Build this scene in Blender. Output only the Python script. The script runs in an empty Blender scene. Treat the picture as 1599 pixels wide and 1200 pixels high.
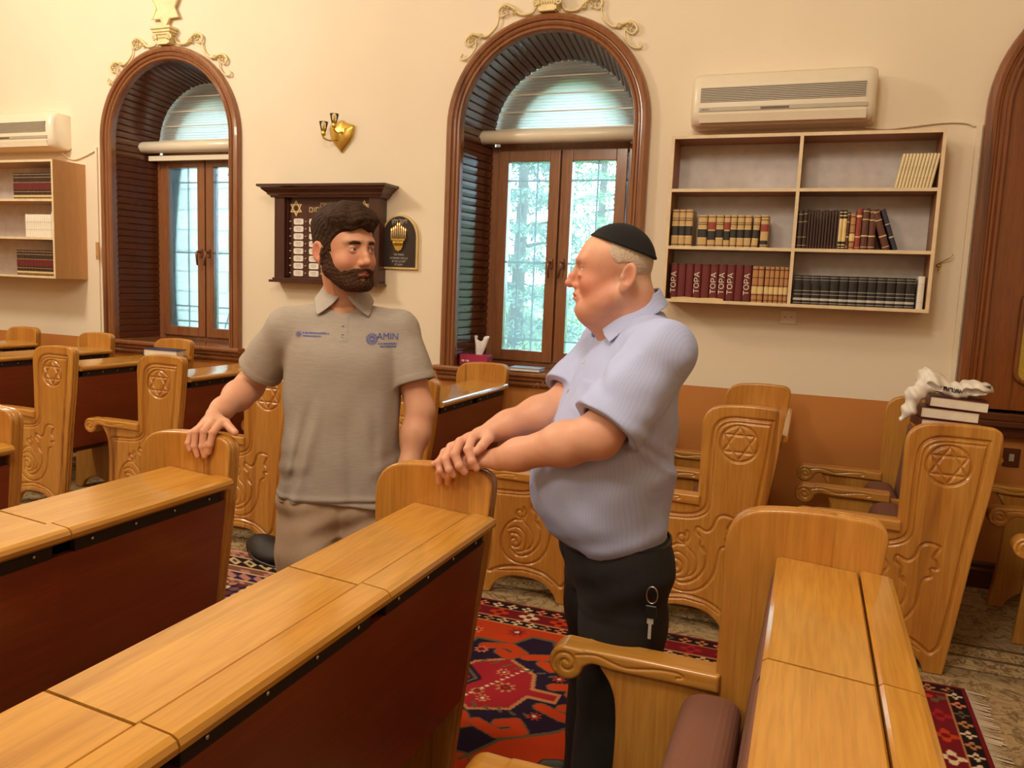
import bpy, bmesh, math, random
import numpy as np
from mathutils import Vector, Matrix
C = bpy.context.scene.collection
PI = math.pi
rnd = random.Random(7)

# ------------------------------------------------------------ camera
sc = bpy.context.scene
cam_d = bpy.data.cameras.new('camera'); cam = bpy.data.objects.new('camera', cam_d); C.objects.link(cam)
cam_d.sensor_width = 36.0; cam_d.lens = 1235.6 / 1599 * 36.0; cam_d.clip_start = 0.02; cam_d.clip_end = 200
def cam_rot(yaw, pitch, roll):
    y, p, r = map(math.radians, (yaw, pitch, roll))
    fw = Vector((-math.sin(y)*math.cos(p), math.cos(y)*math.cos(p), -math.sin(p)))
    rt = Vector((math.cos(y), math.sin(y), 0)); up = rt.cross(fw)
    r2 = math.cos(r)*rt + math.sin(r)*up; u2 = -math.sin(r)*rt + math.cos(r)*up
    return Matrix((r2, u2, -fw)).transposed()
cam.matrix_world = Matrix.Translation((0, 0, 1.55)) @ cam_rot(20.45, 7.0, 2.35).to_4x4()
sc.camera = cam
# ------------------------------------------------------------ colour management
sc.view_settings.view_transform = 'Standard'; sc.view_settings.look = 'None'
sc.view_settings.gamma = 1.0; sc.view_settings.use_curve_mapping = False
sc.view_settings.exposure = 0.14
try:
    sc.cycles.max_bounces = 10; sc.cycles.diffuse_bounces = 5; sc.cycles.transparent_max_bounces = 12
    sc.cycles.sample_clamp_indirect = 6.0; sc.cycles.caustics_reflective = False; sc.cycles.caustics_refractive = False
    sc.cycles.use_denoising = True
except Exception: pass
# ------------------------------------------------------------ sky (hazy overcast day)
w = bpy.data.worlds.new('sky'); sc.world = w; w.use_nodes = True
bg = w.node_tree.nodes['Background']; bg.inputs[0].default_value = (0.74, 0.90, 1.0, 1); bg.inputs[1].default_value = 8.0
# ------------------------------------------------------------ lamps of the hall (chandeliers hang above and outside the frame)
def lamp(name, loc, power, col, r):
    d = bpy.data.lights.new(name, 'POINT'); d.energy = power; d.color = col; d.shadow_soft_size = r
    o = bpy.data.objects.new(name, d); C.objects.link(o); o.location = loc; return o
WARM = (1.0, 0.88, 0.72)
lamp('chandelier_light', (-5.3, 2.2, 4.1), 215, WARM, 0.30)
lamp('chandelier_light', (-0.6, 0.3, 4.1), 160, WARM, 0.35)
lamp('chandelier_light', (-2.6, -1.8, 4.1), 150, WARM, 0.35)

# ============================================================ materials
def srgb(r, g, b):
    f = lambda c: (c/255/12.92) if c/255 <= 0.04045 else ((c/255+0.055)/1.055)**2.4
    return (f(r), f(g), f(b), 1.0)
class NT:
    def __init__(s, name, rough=0.5, col=(0.5, 0.5, 0.5, 1), coat=0.0, metal=0.0, spec=0.5):
        s.m = bpy.data.materials.new(name); s.m.use_nodes = True; s.t = s.m.node_tree; s.b = s.t.nodes['Principled BSDF']
        s.b.inputs['Base Color'].default_value = col; s.b.inputs['Roughness'].default_value = rough
        s.b.inputs['Metallic'].default_value = metal; s.b.inputs['Coat Weight'].default_value = coat
        s.b.inputs['Coat Roughness'].default_value = 0.12; s.b.inputs['Specular IOR Level'].default_value = spec
    def n(s, typ, **k):
        nd = s.t.nodes.new(typ)
        for a, v in k.items(): setattr(nd, a, v)
        return nd
    def l(s, a, b): s.t.links.new(a, b)
    def val(s, a, op, b=None, c=None):
        nd = s.n('ShaderNodeMath', operation=op)
        for i, v in enumerate((a, b, c)):
            if v is None: continue
            if isinstance(v, (int, float)): nd.inputs[i].default_value = v
            else: s.l(v, nd.inputs[i])
        return nd.outputs[0]
    def mix(s, fac, a, b, typ='MIX'):
        nd = s.n('ShaderNodeMix', data_type='RGBA', blend_type=typ)
        for i, v in ((0, fac), (6, a), (7, b)):
            if isinstance(v, (int, float)): nd.inputs[i].default_value = v
            elif isinstance(v, tuple): nd.inputs[i].default_value = v
            else: s.l(v, nd.inputs[i])
        return nd.outputs[2]
    def coords(s, scale=(1, 1, 1), kind='Object'):
        tc = s.n('ShaderNodeTexCoord'); mp = s.n('ShaderNodeMapping'); mp.inputs['Scale'].default_value = scale
        s.l(tc.outputs[kind], mp.inputs[0]); return mp.outputs[0]
    def noise(s, vec, scale, detail=3, rough=0.5, dist=0.0):
        nd = s.n('ShaderNodeTexNoise'); nd.inputs['Scale'].default_value = scale; nd.inputs['Detail'].default_value = detail
        nd.inputs['Roughness'].default_value = rough; nd.inputs['Distortion'].default_value = dist
        if vec is not None: s.l(vec, nd.inputs['Vector'])
        return nd.outputs[0]
    def ramp(s, fac, stops):
        nd = s.n('ShaderNodeValToRGB'); e = nd.color_ramp.elements
        while len(e) < len(stops): e.new(0.5)
        for el, (p, c) in zip(e, stops): el.position = p; el.color = c if isinstance(c, tuple) else (c, c, c, 1)
        s.l(fac, nd.inputs[0]); return nd.outputs[0]
    def bump(s, h, strength=0.2, dist=0.002):
        nd = s.n('ShaderNodeBump'); nd.inputs['Strength'].default_value = strength; nd.inputs['Distance'].default_value = dist
        s.l(h, nd.inputs['Height']); s.l(nd.outputs[0], s.b.inputs['Normal'])
    def base(s, c): s.l(c, s.b.inputs['Base Color'])

def plain(name, col, rough=0.5, coat=0.0, metal=0.0, bump=0.0, bs=80, var=0.06):
    t = NT(name, rough, col, coat, metal)
    v = t.coords(); nz = t.noise(v, bs if bump else 14, 4)
    dk = tuple(c*(1-var*2) for c in col[:3])+(1,); lt = tuple(min(1, c*(1+var)) for c in col[:3])+(1,)
    t.base(t.ramp(nz, [(0.3, dk), (0.7, lt)]))
    if bump: t.bump(nz, bump)
    return t.m

def wood(name, light, mid, dark, grain_axis=2, plank_axis=0, plank=0.085, rough=0.3, coat=0.4, streak=0.5, tone=0.5):
    t = NT(name, rough, mid, coat)
    tc = t.n('ShaderNodeTexCoord'); oi = t.n('ShaderNodeObjectInfo')
    sep = t.n('ShaderNodeSeparateXYZ'); t.l(tc.outputs['Object'], sep.inputs[0])
    rv = t.val(oi.outputs['Random'], 'MULTIPLY', 37.0)
    pid = t.val(t.val(t.val(sep.outputs[plank_axis], 'DIVIDE', plank), 'ADD', rv), 'FLOOR')
    wn = t.n('ShaderNodeTexWhiteNoise', noise_dimensions='1D'); t.l(pid, wn.inputs['W'])
    sc_ = [26.0, 26.0, 26.0]; sc_[grain_axis] = 1.6
    mp = t.n('ShaderNodeMapping'); mp.inputs['Scale'].default_value = sc_; t.l(tc.outputs['Object'], mp.inputs[0])
    cb = t.n('ShaderNodeCombineXYZ'); off = t.val(wn.outputs[0], 'MULTIPLY', 43.0)
    for i in range(3): t.l(off, cb.inputs[i])
    va = t.n('ShaderNodeVectorMath', operation='ADD'); t.l(mp.outputs[0], va.inputs[0]); t.l(cb.outputs[0], va.inputs[1])
    g = t.noise(va.outputs[0], 1.0, 5, 0.62, 0.35)
    c1 = t.ramp(g, [(0.25, light), (0.75, mid)])
    c2 = t.mix(t.val(wn.outputs[0], 'MULTIPLY', tone), c1, mid)
    g2 = t.noise(va.outputs[0], 0.33, 3, 0.6, 0.8)
    sm = t.val(t.ramp(g2, [(0.57, 0.0), (0.68, 1.0)]), 'MULTIPLY', t.val(t.val(wn.outputs[0], 'GREATER_THAN', 0.55), 'MULTIPLY', streak))
    c3 = t.mix(sm, c2, dark)
    fine = t.noise(va.outputs[0], 5.0, 2, 0.5)
    c4 = t.mix(t.val(t.ramp(fine, [(0.35, 1.0), (0.6, 0.0)]), 'MULTIPLY', 0.22), c3, dark)
    t.base(c4); t.bump(fine, 0.05, 0.001)
    return t.m
HL, HM, HD = srgb(208, 154, 72), srgb(186, 126, 48), srgb(124, 72, 28)
M = {}
M['honey_v'] = wood('honey_varnished_wood', srgb(214, 162, 80), srgb(180, 118, 44), HD, 2, 0, 0.085, streak=0.75, tone=0.85)
M['honey_y'] = wood('honey_desk_wood', srgb(210, 158, 72), srgb(190, 132, 46), HD, 1, 0, 0.11, rough=0.22, coat=0.6, streak=0.45)
M['honey_x'] = wood('honey_arm_wood', HL, HM, HD, 0, 2, 0.2, streak=0.3)
M['board'] = wood('red_brown_board', srgb(140, 64, 30), srgb(122, 52, 25), srgb(90, 38, 18), 1, 2, 0.9, rough=0.38, coat=0.15, streak=0.2)
M['casing'] = wood('brown_window_wood', srgb(156, 104, 68), srgb(134, 84, 52), srgb(84, 48, 28), 2, 0, 0.5, rough=0.22, coat=0.6, streak=0.6)
M['slat'] = wood('brown_slat_wood', srgb(112, 66, 44), srgb(92, 52, 34), srgb(56, 30, 20), 1, 0, 0.5, rough=0.2, coat=0.7, streak=0.4)
M['dark_trim'] = wood('dark_trim_wood', srgb(104, 56, 28), srgb(82, 42, 20), srgb(46, 24, 12), 0, 2, 0.5, rough=0.28, coat=0.5)
M['door_wood'] = wood('shutter_wood', srgb(150, 86, 40), srgb(124, 68, 30), srgb(66, 34, 16), 2, 0, 0.6, rough=0.24, coat=0.6, streak=0.7)
M['shelf_wood'] = wood('beech_laminate', srgb(208, 160, 104), srgb(196, 146, 92), srgb(160, 110, 64), 2, 0, 3.0, rough=0.45, coat=0.05, streak=0.1)
M['shelf_edge'] = plain('cream_edge_band', srgb(226, 204, 166), 0.5)
M['shelf_back'] = plain('white_hardboard', srgb(214, 208, 206), 0.6)
M['shelf_in'] = wood('brown_laminate', srgb(170, 120, 84), srgb(156, 106, 72), srgb(130, 86, 56), 2, 0, 3.0, rough=0.5, coat=0.0, streak=0.1)
M['cushion'] = plain('mauve_brown_upholstery', srgb(128, 84, 66), 0.85, bump=0.3, bs=400)
M['brass'] = plain('polished_brass', srgb(226, 190, 96), 0.28, metal=0.85)
M['gold'] = plain('gilded_plaster', srgb(234, 216, 164), 0.45, metal=0.15)
M['steel'] = plain('steel', srgb(200, 200, 205), 0.25, metal=1.0)
M['dark'] = plain('dark_gap', srgb(34, 20, 12), 0.7)
M['ac_white'] = plain('cream_plastic', srgb(232, 222, 200), 0.32, coat=0.2, var=0.01)
M['ac_grey'] = plain('grey_plastic', srgb(176, 166, 146), 0.4, var=0.02)
M['ac_dark'] = plain('dark_slot', srgb(96, 84, 64), 0.5)
M['white'] = plain('white_plastic', srgb(236, 232, 222), 0.4, var=0.01)
M['black'] = plain('black_plastic', srgb(22, 20, 20), 0.4)
M['iron'] = plain('iron_grille', srgb(70, 84, 92), 0.6)

def wall_mat():
    t = NT('painted_wall', 0.75)
    geo = t.n('ShaderNodeNewGeometry'); sep = t.n('ShaderNodeSeparateXYZ'); t.l(geo.outputs['Position'], sep.inputs[0])
    v = t.coords(); n1 = t.noise(v, 1.3, 4); n2 = t.noise(v, 60, 3)
    cream = t.ramp(n1, [(0.3, srgb(230, 216, 192)), (0.7, srgb(236, 223, 200))])
    dado = t.ramp(n1, [(0.3, srgb(190, 122, 56)), (0.7, srgb(198, 130, 62))])
    f = t.val(sep.outputs[2], 'GREATER_THAN', 0.995)
    t.base(t.mix(f, dado, cream)); t.bump(n2, 0.06, 0.002)
    r = t.val(t.val(f, 'MULTIPLY', 0.25), 'ADD', 0.5); t.l(r, t.b.inputs['Roughness'])
    return t.m
M['wall'] = wall_mat()
M['ceiling'] = plain('cream_ceiling', srgb(236, 226, 204), 0.85)
def glass_mat(name, tint=(1, 1, 1, 1), dust_haze=0.0):
    m = bpy.data.materials.new(name); m.use_nodes = True; t = m.node_tree; t.nodes.clear()
    o = t.nodes.new('ShaderNodeOutputMaterial'); mx = t.nodes.new('ShaderNodeMixShader')
    tr = t.nodes.new('ShaderNodeBsdfTransparent'); gl = t.nodes.new('ShaderNodeBsdfGlossy'); fr = t.nodes.new('ShaderNodeFresnel')
    fr.inputs[0].default_value = 1.45; tr.inputs[0].default_value = tint; gl.inputs['Roughness'].default_value = 0.02
    src = tr.outputs[0]
    if dust_haze:
        tl = t.nodes.new('ShaderNodeBsdfTranslucent'); tl.inputs[0].default_value = (0.8, 0.9, 0.95, 1); m2 = t.nodes.new('ShaderNodeMixShader'); m2.inputs[0].default_value = dust_haze
        t.links.new(tr.outputs[0], m2.inputs[1]); t.links.new(tl.outputs[0], m2.inputs[2]); src = m2.outputs[0]
    t.links.new(fr.outputs[0], mx.inputs[0]); t.links.new(src, mx.inputs[1]); t.links.new(gl.outputs[0], mx.inputs[2]); t.links.new(mx.outputs[0], o.inputs[0])
    return m
M['glass'] = glass_mat('window_glass', (0.84, 0.96, 1.0, 1), 0.14)  # milky share is dust on the panes, also standing for garden haze
def carpet_mat():
    t = NT('patterned_carpet', 0.95)
    geo = t.n('ShaderNodeNewGeometry'); sep = t.n('ShaderNodeSeparateXYZ'); t.l(geo.outputs['Position'], sep.inputs[0])
    v = t.coords(); y = sep.outputs[1]
    vor = t.n('ShaderNodeTexVoronoi'); vor.inputs['Scale'].default_value = 7.0; t.l(v, vor.inputs['Vector'])
    n1 = t.noise(v, 9, 4, 0.6, 1.2); n2 = t.noise(v, 3.2, 2, 0.5, 2.5); n3 = t.noise(v, 240, 2)
    field = t.ramp(n1, [(0.40, srgb(150, 128, 92)), (0.52, srgb(176, 152, 112)), (0.56, srgb(120, 96, 62)), (0.62, srgb(166, 142, 104))])
    vine = t.ramp(n2, [(0.47, 0.0), (0.49, 1.0), (0.51, 1.0), (0.53, 0.0)])
    field = t.mix(t.val(vine, 'MULTIPLY', 0.7), field, srgb(98, 74, 46))
    band = t.val(t.val(t.val(y, 'ADD', 0.33), 'MODULO', 1.35), 'DIVIDE', 1.35)
    stripe = t.ramp(band, [(0.0, 1.0), (0.10, 1.0), (0.105, 0.0), (0.12, 0.0), (0.125, 1.0), (0.2, 1.0), (0.205, 0.0), (1.0, 0.0)])
    bc = t.ramp(t.noise(v, 22, 2, 0.5, 1.0), [(0.42, srgb(196, 172, 126)), (0.5, srgb(112, 84, 54)), (0.56, srgb(196, 172, 126))])
    c = t.mix(stripe, field, bc)
    line = t.ramp(band, [(0.0, 1.0), (0.008, 1.0), (0.009, 0.0), (0.104, 0.0), (0.105, 1.0), (0.12, 1.0), (0.121, 0.0), (0.205, 0.0), (0.206, 1.0), (0.222, 1.0), (0.223, 0.0), (1.0, 0.0)])
    c = t.mix(t.val(line, 'MULTIPLY', 0.8), c, srgb(84, 58, 34))
    c = t.mix(0.2, c, t.ramp(n3, [(0.3, 0.1), (0.7, 0.9)]), 'OVERLAY')
    t.base(c); t.bump(n3, 0.5, 0.003)
    return t.m
M['carpet'] = carpet_mat()
def attr_mat(name, rough=0.9, bump=0.0, bs=300, spec=0.3, sss=0.0, attr='paint', coat=0.0):
    t = NT(name, rough, spec=spec, coat=coat); a = t.n('ShaderNodeAttribute', attribute_name=attr); t.base(a.outputs['Color'])
    if bump: t.bump(t.noise(t.coords(), bs, 3), bump, 0.002)
    if sss: t.b.inputs['Subsurface Weight'].default_value = sss; t.b.inputs['Subsurface Radius'].default_value = (0.9, 0.35, 0.2); t.b.inputs['Subsurface Scale'].default_value = 0.006
    return t.m

# ============================================================ mesh helpers
def add_obj(name, me, mat, parent=None, loc=(0, 0, 0)):
    if not isinstance(mat, (list, tuple)): mat = [mat]
    if not len(me.materials):
        for m in mat: me.materials.append(m)
    o = bpy.data.objects.new(name, me); C.objects.link(o); o.location = loc
    if parent is not None: o.parent = parent
    return o
def mk(name, verts, faces, mat, parent=None, smooth=False, mi=None, loc=(0, 0, 0)):
    me = bpy.data.meshes.new(name); me.from_pydata([tuple(map(float, v)) for v in verts], [], faces); me.validate(); 
    if smooth: me.polygons.foreach_set('use_smooth', [True]*len(me.polygons))
    o = add_obj(name, me, mat, parent, loc)
    if mi is not None:
        for p, i in zip(me.polygons, mi): p.material_index = i
    me.update(); return o
class MB:
    def __init__(s): s.v = []; s.f = []; s.m = []; s.sm = []
    def add(s, vs, fs, mi=0, smooth=False):
        k = len(s.v); s.v += [tuple(v) for v in vs]; s.f += [tuple(i+k for i in f) for f in fs]; s.m += [mi]*len(fs); s.sm += [smooth]*len(fs); return s
    def box(s, x0, x1, y0, y1, z0, z1, mi=0, b=0.0, rot=None, piv=None):
        if b <= 0:
            vs = [(x, y, z) for x in (x0, x1) for y in (y0, y1) for z in (z0, z1)]
            fs = [(0, 1, 3, 2), (4, 6, 7, 5), (0, 4, 5, 1), (2, 3, 7, 6), (0, 2, 6, 4), (1, 5, 7, 3)]
        else:
            bm = bmesh.new(); bmesh.ops.create_cube(bm, size=1.0)
            for v in bm.verts: v.co = Vector(((x0+x1)/2+v.co.x*(x1-x0), (y0+y1)/2+v.co.y*(y1-y0), (z0+z1)/2+v.co.z*(z1-z0)))
            bmesh.ops.bevel(bm, geom=list(bm.edges), offset=b, segments=3, profile=0.7, affect='EDGES')
            bm.verts.ensure_lookup_table(); vs = [tuple(v.co) for v in bm.verts]; fs = [tuple(v.index for v in f.verts) for f in bm.faces]; bm.free()
        if rot is not None:
            p = Vector(piv) if piv else Vector(((x0+x1)/2, (y0+y1)/2, (z0+z1)/2))
            vs = [tuple(rot @ (Vector(v)-p) + p) for v in vs]
        return s.add(vs, fs, mi)
    def tube(s, pts, r, n=8, mi=0, closed=False, cap=True):
        P = [Vector(p) for p in pts]; R = r if isinstance(r, (list, tuple)) else [r]*len(P)
        vs = []; prev = None; N = len(P)
        for i in range(N):
            d = (P[(i+1) % N]-P[i-1]) if closed else (P[min(i+1, N-1)]-P[max(i-1, 0)])
            d = d.normalized() if d.length > 1e-9 else Vector((0, 0, 1))
            if prev is None:
                a = Vector((0, 0, 1)) if abs(d.z) < 0.9 else Vector((1, 0, 0)); u = d.cross(a).normalized()
            else: u = (prev - d*prev.dot(d)).normalized()
            prev = u; w_ = d.cross(u)
            for k in range(n):
                an = 2*PI*k/n; vs.append(P[i] + (u*math.cos(an)+w_*math.sin(an))*R[i])
        fs = []
        for i in range(N if closed else N-1):
            for k in range(n):
                a = i*n+k; b = i*n+(k+1) % n; j = (i+1) % N
                fs.append((a, b, j*n+(k+1) % n, j*n+k))
        if cap and not closed: fs += [tuple(range(n))[::-1], tuple((N-1)*n+k for k in range(n))]
        return s.add(vs, fs, mi, True)
    def lathe(s, prof, c=(0, 0, 0), n=20, mi=0, axis=2):
        vs = []
        for r, h in prof:
            for k in range(n):
                a = 2*PI*k/n; q = (r*math.cos(a), r*math.sin(a), h)
                if axis == 0: q = (q[2], q[0], q[1])
                if axis == 1: q = (q[1], q[2], q[0])
                vs.append((q[0]+c[0], q[1]+c[1], q[2]+c[2]))
        fs = [(i*n+k, i*n+(k+1) % n, (i+1)*n+(k+1) % n, (i+1)*n+k) for i in range(len(prof)-1) for k in range(n)]
        fs += [tuple(range(n))[::-1], tuple((len(prof)-1)*n+k for k in range(n))]
        return s.add(vs, fs, mi, True)
    def prism(s, poly, a0, a1, axis=1, mi=0):
        n = len(poly); q = lambda p, a: {0: (a, p[0], p[1]), 1: (p[0], a, p[1]), 2: (p[0], p[1], a)}[axis]
        vs = [q(p, a0) for p in poly]+[q(p, a1) for p in poly]
        fs = [tuple(range(n)), tuple(range(2*n-1, n-1, -1))]+[(i, i+n, (i+1) % n+n, (i+1) % n) for i in range(n)]
        return s.add(vs, fs, mi)
    def build(s, name, mat, parent=None, loc=(0, 0, 0), smooth=None):
        me = bpy.data.meshes.new(name); me.from_pydata([tuple(map(float, v)) for v in s.v], [], s.f)
        me.polygons.foreach_set('material_index', s.m); me.polygons.foreach_set('use_smooth', s.sm if smooth is None else [smooth]*len(s.f))
        bm = bmesh.new(); bm.from_mesh(me); bmesh.ops.recalc_face_normals(bm, faces=bm.faces); bm.to_mesh(me); bm.free()
        o = add_obj(name, me, mat, parent, loc); me.update(); return o
def thing(name, label, cat, loc=(0, 0, 0), rz=0.0, group=None):
    o = bpy.data.objects.new(name, None); C.objects.link(o); o.location = loc; o.rotation_euler = (0, 0, rz); o.empty_display_size = 0.05
    o['label'] = label; o['category'] = cat
    if group: o['group'] = group
    return o
def tag(o, label, cat, group=None, kind=None):
    o['label'] = label; o['category'] = cat
    if group: o['group'] = group
    if kind: o['kind'] = kind
    return o
def struct(o, label=None): 
    o['kind'] = 'structure'
    if label: o['label'] = label
    return o
def copy_tree(root, loc=None, rz=None, label=None, group=None):
    def cp(o, par):
        c = o.copy(); C.objects.link(c); c.parent = par
        for ch in list(o.children): cp(ch, c)
        return c
    r = cp(root, None)
    if loc is not None: r.location = loc
    if rz is not None: r.rotation_euler = (0, 0, rz)
    if label: r['label'] = label
    if group: r['group'] = group
    return r
def text(name, s, size, mat, parent, loc, rot, extrude=0.0006, align='CENTER', sx=1.0):
    cu = bpy.data.curves.new(name, 'FONT'); cu.body = s; cu.size = size; cu.extrude = extrude; cu.align_x = align; cu.align_y = 'CENTER'
    o = bpy.data.objects.new(name, cu); C.objects.link(o)
    bpy.context.view_layer.update()
    me = bpy.data.meshes.new_from_object(o.evaluated_get(bpy.context.evaluated_depsgraph_get())); bpy.data.objects.remove(o)
    me.materials.clear(); o = add_obj(name, me, mat, parent, loc); o.rotation_euler = rot; o.scale = (sx, 1, 1); return o

# ============================================================ signed-distance modelling
def smin(a, b, k):
    h = np.maximum(k-np.abs(a-b), 0)/k; return np.minimum(a, b)-h*h*k*0.25
def smax(a, b, k): return -smin(-a, -b, k)
def V3(p): return np.asarray(p, np.float32)
def sph(P, c, r): return np.sqrt(((P-V3(c))**2).sum(-1))-r
def ell(P, c, r, R=None):
    q = P-V3(c)
    if R is not None: q = q @ np.asarray(R, np.float32)
    r = V3(r); k0 = np.sqrt(((q/r)**2).sum(-1)); k1 = np.sqrt(((q/(r*r))**2).sum(-1))+1e-9
    return k0*(k0-1)/k1
def cap(P, a, b, ra, rb=None):
    rb = ra if rb is None else rb; a = V3(a); b = V3(b); ba = b-a; pa = P-a
    h = np.clip((pa @ ba)/max(float(ba@ba), 1e-12), 0, 1)
    return np.sqrt(((pa-h[..., None]*ba)**2).sum(-1))-(ra+(rb-ra)*h)
def chain(P, pts, rs, k=0.01):
    d = None
    for i in range(len(pts)-1):
        e = cap(P, pts[i], pts[i+1], rs[i], rs[i+1]); d = e if d is None else smin(d, e, k)
    return d
def rbox(P, c, h, r, R=None):
    q = P-V3(c)
    if R is not None: q = q @ np.asarray(R, np.float32)
    q = np.abs(q)-(V3(h)-r); return np.sqrt((np.maximum(q, 0)**2).sum(-1))+np.minimum(q.max(-1), 0)-r
def nets(fn, lo, hi, h, B=16, slack=1.5):
    lo = np.array(lo, float); hi = np.array(hi, float)
    nb = np.ceil((hi-lo)/h/B).astype(int); n = nb*B+1
    D = np.full(n, 1.0, np.float32)
    ax = [lo[i]+(np.arange(nb[i])*B+B/2)*h for i in range(3)]
    G = np.stack(np.meshgrid(*ax, indexing='ij'), -1).reshape(-1, 3).astype(np.float32)
    d = fn(G).reshape(nb); rad = B*h*math.sqrt(3)/2*slack
    off = np.arange(B+1)*h
    for i, j, k in np.ndindex(*nb):
        s = (slice(i*B, i*B+B+1), slice(j*B, j*B+B+1), slice(k*B, k*B+B+1))
        if abs(d[i, j, k]) > rad: D[s] = np.where(D[s] == 1.0, np.float32(0.99 if d[i, j, k] > 0 else -0.99), D[s])
    for i, j, k in np.ndindex(*nb):
        if abs(d[i, j, k]) > rad: continue
        g = np.stack(np.meshgrid(lo[0]+i*B*h+off, lo[1]+j*B*h+off, lo[2]+k*B*h+off, indexing='ij'), -1).astype(np.float32)
        D[i*B:i*B+B+1, j*B:j*B+B+1, k*B:k*B+B+1] = fn(g.reshape(-1, 3)).reshape(B+1, B+1, B+1)
    return surf(D, lo, h)
def surf(D, lo, h):
    S = D < 0
    c = [S[i:S.shape[0]-1+i, j:S.shape[1]-1+j, k:S.shape[2]-1+k] for i in (0, 1) for j in (0, 1) for k in (0, 1)]
    al = c[0].copy(); an = c[0].copy()
    for q in c[1:]: al &= q; an |= q
    idx = np.argwhere(an & ~al)
    vid = np.full(an.shape, -1, np.int32); vid[tuple(idx.T)] = np.arange(len(idx))
    acc = np.zeros((len(idx), 3)); cnt = np.zeros(len(idx))
    cor = np.array([(i, j, k) for i in (0, 1) for j in (0, 1) for k in (0, 1)])
    dv = [D[tuple((idx+c_).T)] for c_ in cor]
    for a in range(8):
        for b in range(a+1, 8):
            if np.abs(cor[a]-cor[b]).sum() != 1: continue
            m = (dv[a] < 0) != (dv[b] < 0); t = np.where(m, dv[a]/(dv[a]-dv[b]+1e-12), 0)
            acc += np.where(m[:, None], cor[a]+(cor[b]-cor[a])*t[:, None], 0); cnt += m
    V = (idx+acc/cnt[:, None])*h+lo
    F = []
    for ax in range(3):
        u, v = (ax+1) % 3, (ax+2) % 3
        sl0 = [slice(None)]*3; sl1 = [slice(None)]*3; sl0[ax] = slice(0, -1); sl1[ax] = slice(1, None)
        e = S[tuple(sl0)] != S[tuple(sl1)]; q = np.argwhere(e)
        q = q[(q[:, u] > 0) & (q[:, v] > 0) & (q[:, u] < S.shape[u]-1) & (q[:, v] < S.shape[v]-1)]
        inside = S[tuple(q.T)]
        def at(du, dv_):
            r = q.copy(); r[:, u] -= du; r[:, v] -= dv_; return vid[tuple(r.T)]
        f = np.stack([at(1, 1), at(0, 1), at(0, 0), at(1, 0)], 1); f[~inside] = f[~inside][:, ::-1]; F.append(f)
    F = np.concatenate(F); F = F[(F >= 0).all(1)]
    return V, F
def np_mesh(name, V, F, smooth_iter=0):
    if smooth_iter:
        for _ in range(smooth_iter):
            e = np.concatenate([F[:, [0, 1]], F[:, [1, 2]], F[:, [2, 3]], F[:, [3, 0]]]); S_ = np.zeros_like(V); n_ = np.zeros(len(V))
            for c_ in range(3): S_[:, c_] = np.bincount(e[:, 0], V[e[:, 1], c_], len(V))+np.bincount(e[:, 1], V[e[:, 0], c_], len(V))
            n_ = np.bincount(e[:, 0], minlength=len(V))+np.bincount(e[:, 1], minlength=len(V)); V = V*0.5+0.5*S_/np.maximum(n_, 1)[:, None]
    me = bpy.data.meshes.new(name)
    me.vertices.add(len(V)); me.vertices.foreach_set('co', np.ascontiguousarray(V, np.float32).ravel())
    me.loops.add(F.size); me.loops.foreach_set('vertex_index', np.ascontiguousarray(F, np.int32).ravel())
    me.polygons.add(len(F)); me.polygons.foreach_set('loop_start', np.arange(0, F.size, F.shape[1], dtype=np.int32))
    me.polygons.foreach_set('loop_total', np.full(len(F), F.shape[1], np.int32))
    me.polygons.foreach_set('use_smooth', np.ones(len(F), bool)); me.update(calc_edges=True); return me
def paint(me, col):
    a = me.attributes.new('paint', 'FLOAT_COLOR', 'POINT'); c = np.ones((len(me.vertices), 4), np.float32); c[:, :3] = np.asarray(col)[:, :3]
    a.data.foreach_set('color', c.ravel())
def seg2(P, pts, closed=False):
    pts = np.asarray(pts, float); d = np.full(len(P), 1e9); n = len(pts)
    for i in range(n if closed else n-1):
        a = pts[i]; b = pts[(i+1) % n]; ba = b-a; pa = P-a
        h = np.clip((pa@ba)/max(ba@ba, 1e-12), 0, 1); d = np.minimum(d, np.hypot(*(pa-h[:, None]*ba).T))
    return d
def inside2(P, pts):
    pts = np.asarray(pts, float); r = np.zeros(len(P), bool); n = len(pts)
    for i in range(n):
        x0, y0 = pts[i]; x1, y1 = pts[(i+1) % n]
        if y0 == y1: continue
        m = (P[:, 1] >= min(y0, y1)) & (P[:, 1] < max(y0, y1)); r ^= m & (P[:, 0] < (x1-x0)*(P[:, 1]-y0)/(y1-y0)+x0)
    return r
def cr(pts, n=6, closed=False):
    pts = [np.array(p, float) for p in pts]; N = len(pts); out = []
    for i in range(N if closed else N-1):
        p0 = pts[(i-1) % N] if closed or i > 0 else pts[0]; p1 = pts[i]; p2 = pts[(i+1) % N]; p3 = pts[(i+2) % N] if closed or i+2 < N else pts[-1]
        for k in range(n):
            t = k/n; out.append(0.5*((2*p1)+(-p0+p2)*t+(2*p0-5*p1+4*p2-p3)*t*t+(-p0+3*p1-3*p2+p3)*t**3))
    if not closed: out.append(pts[-1])
    return np.array(out)
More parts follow.
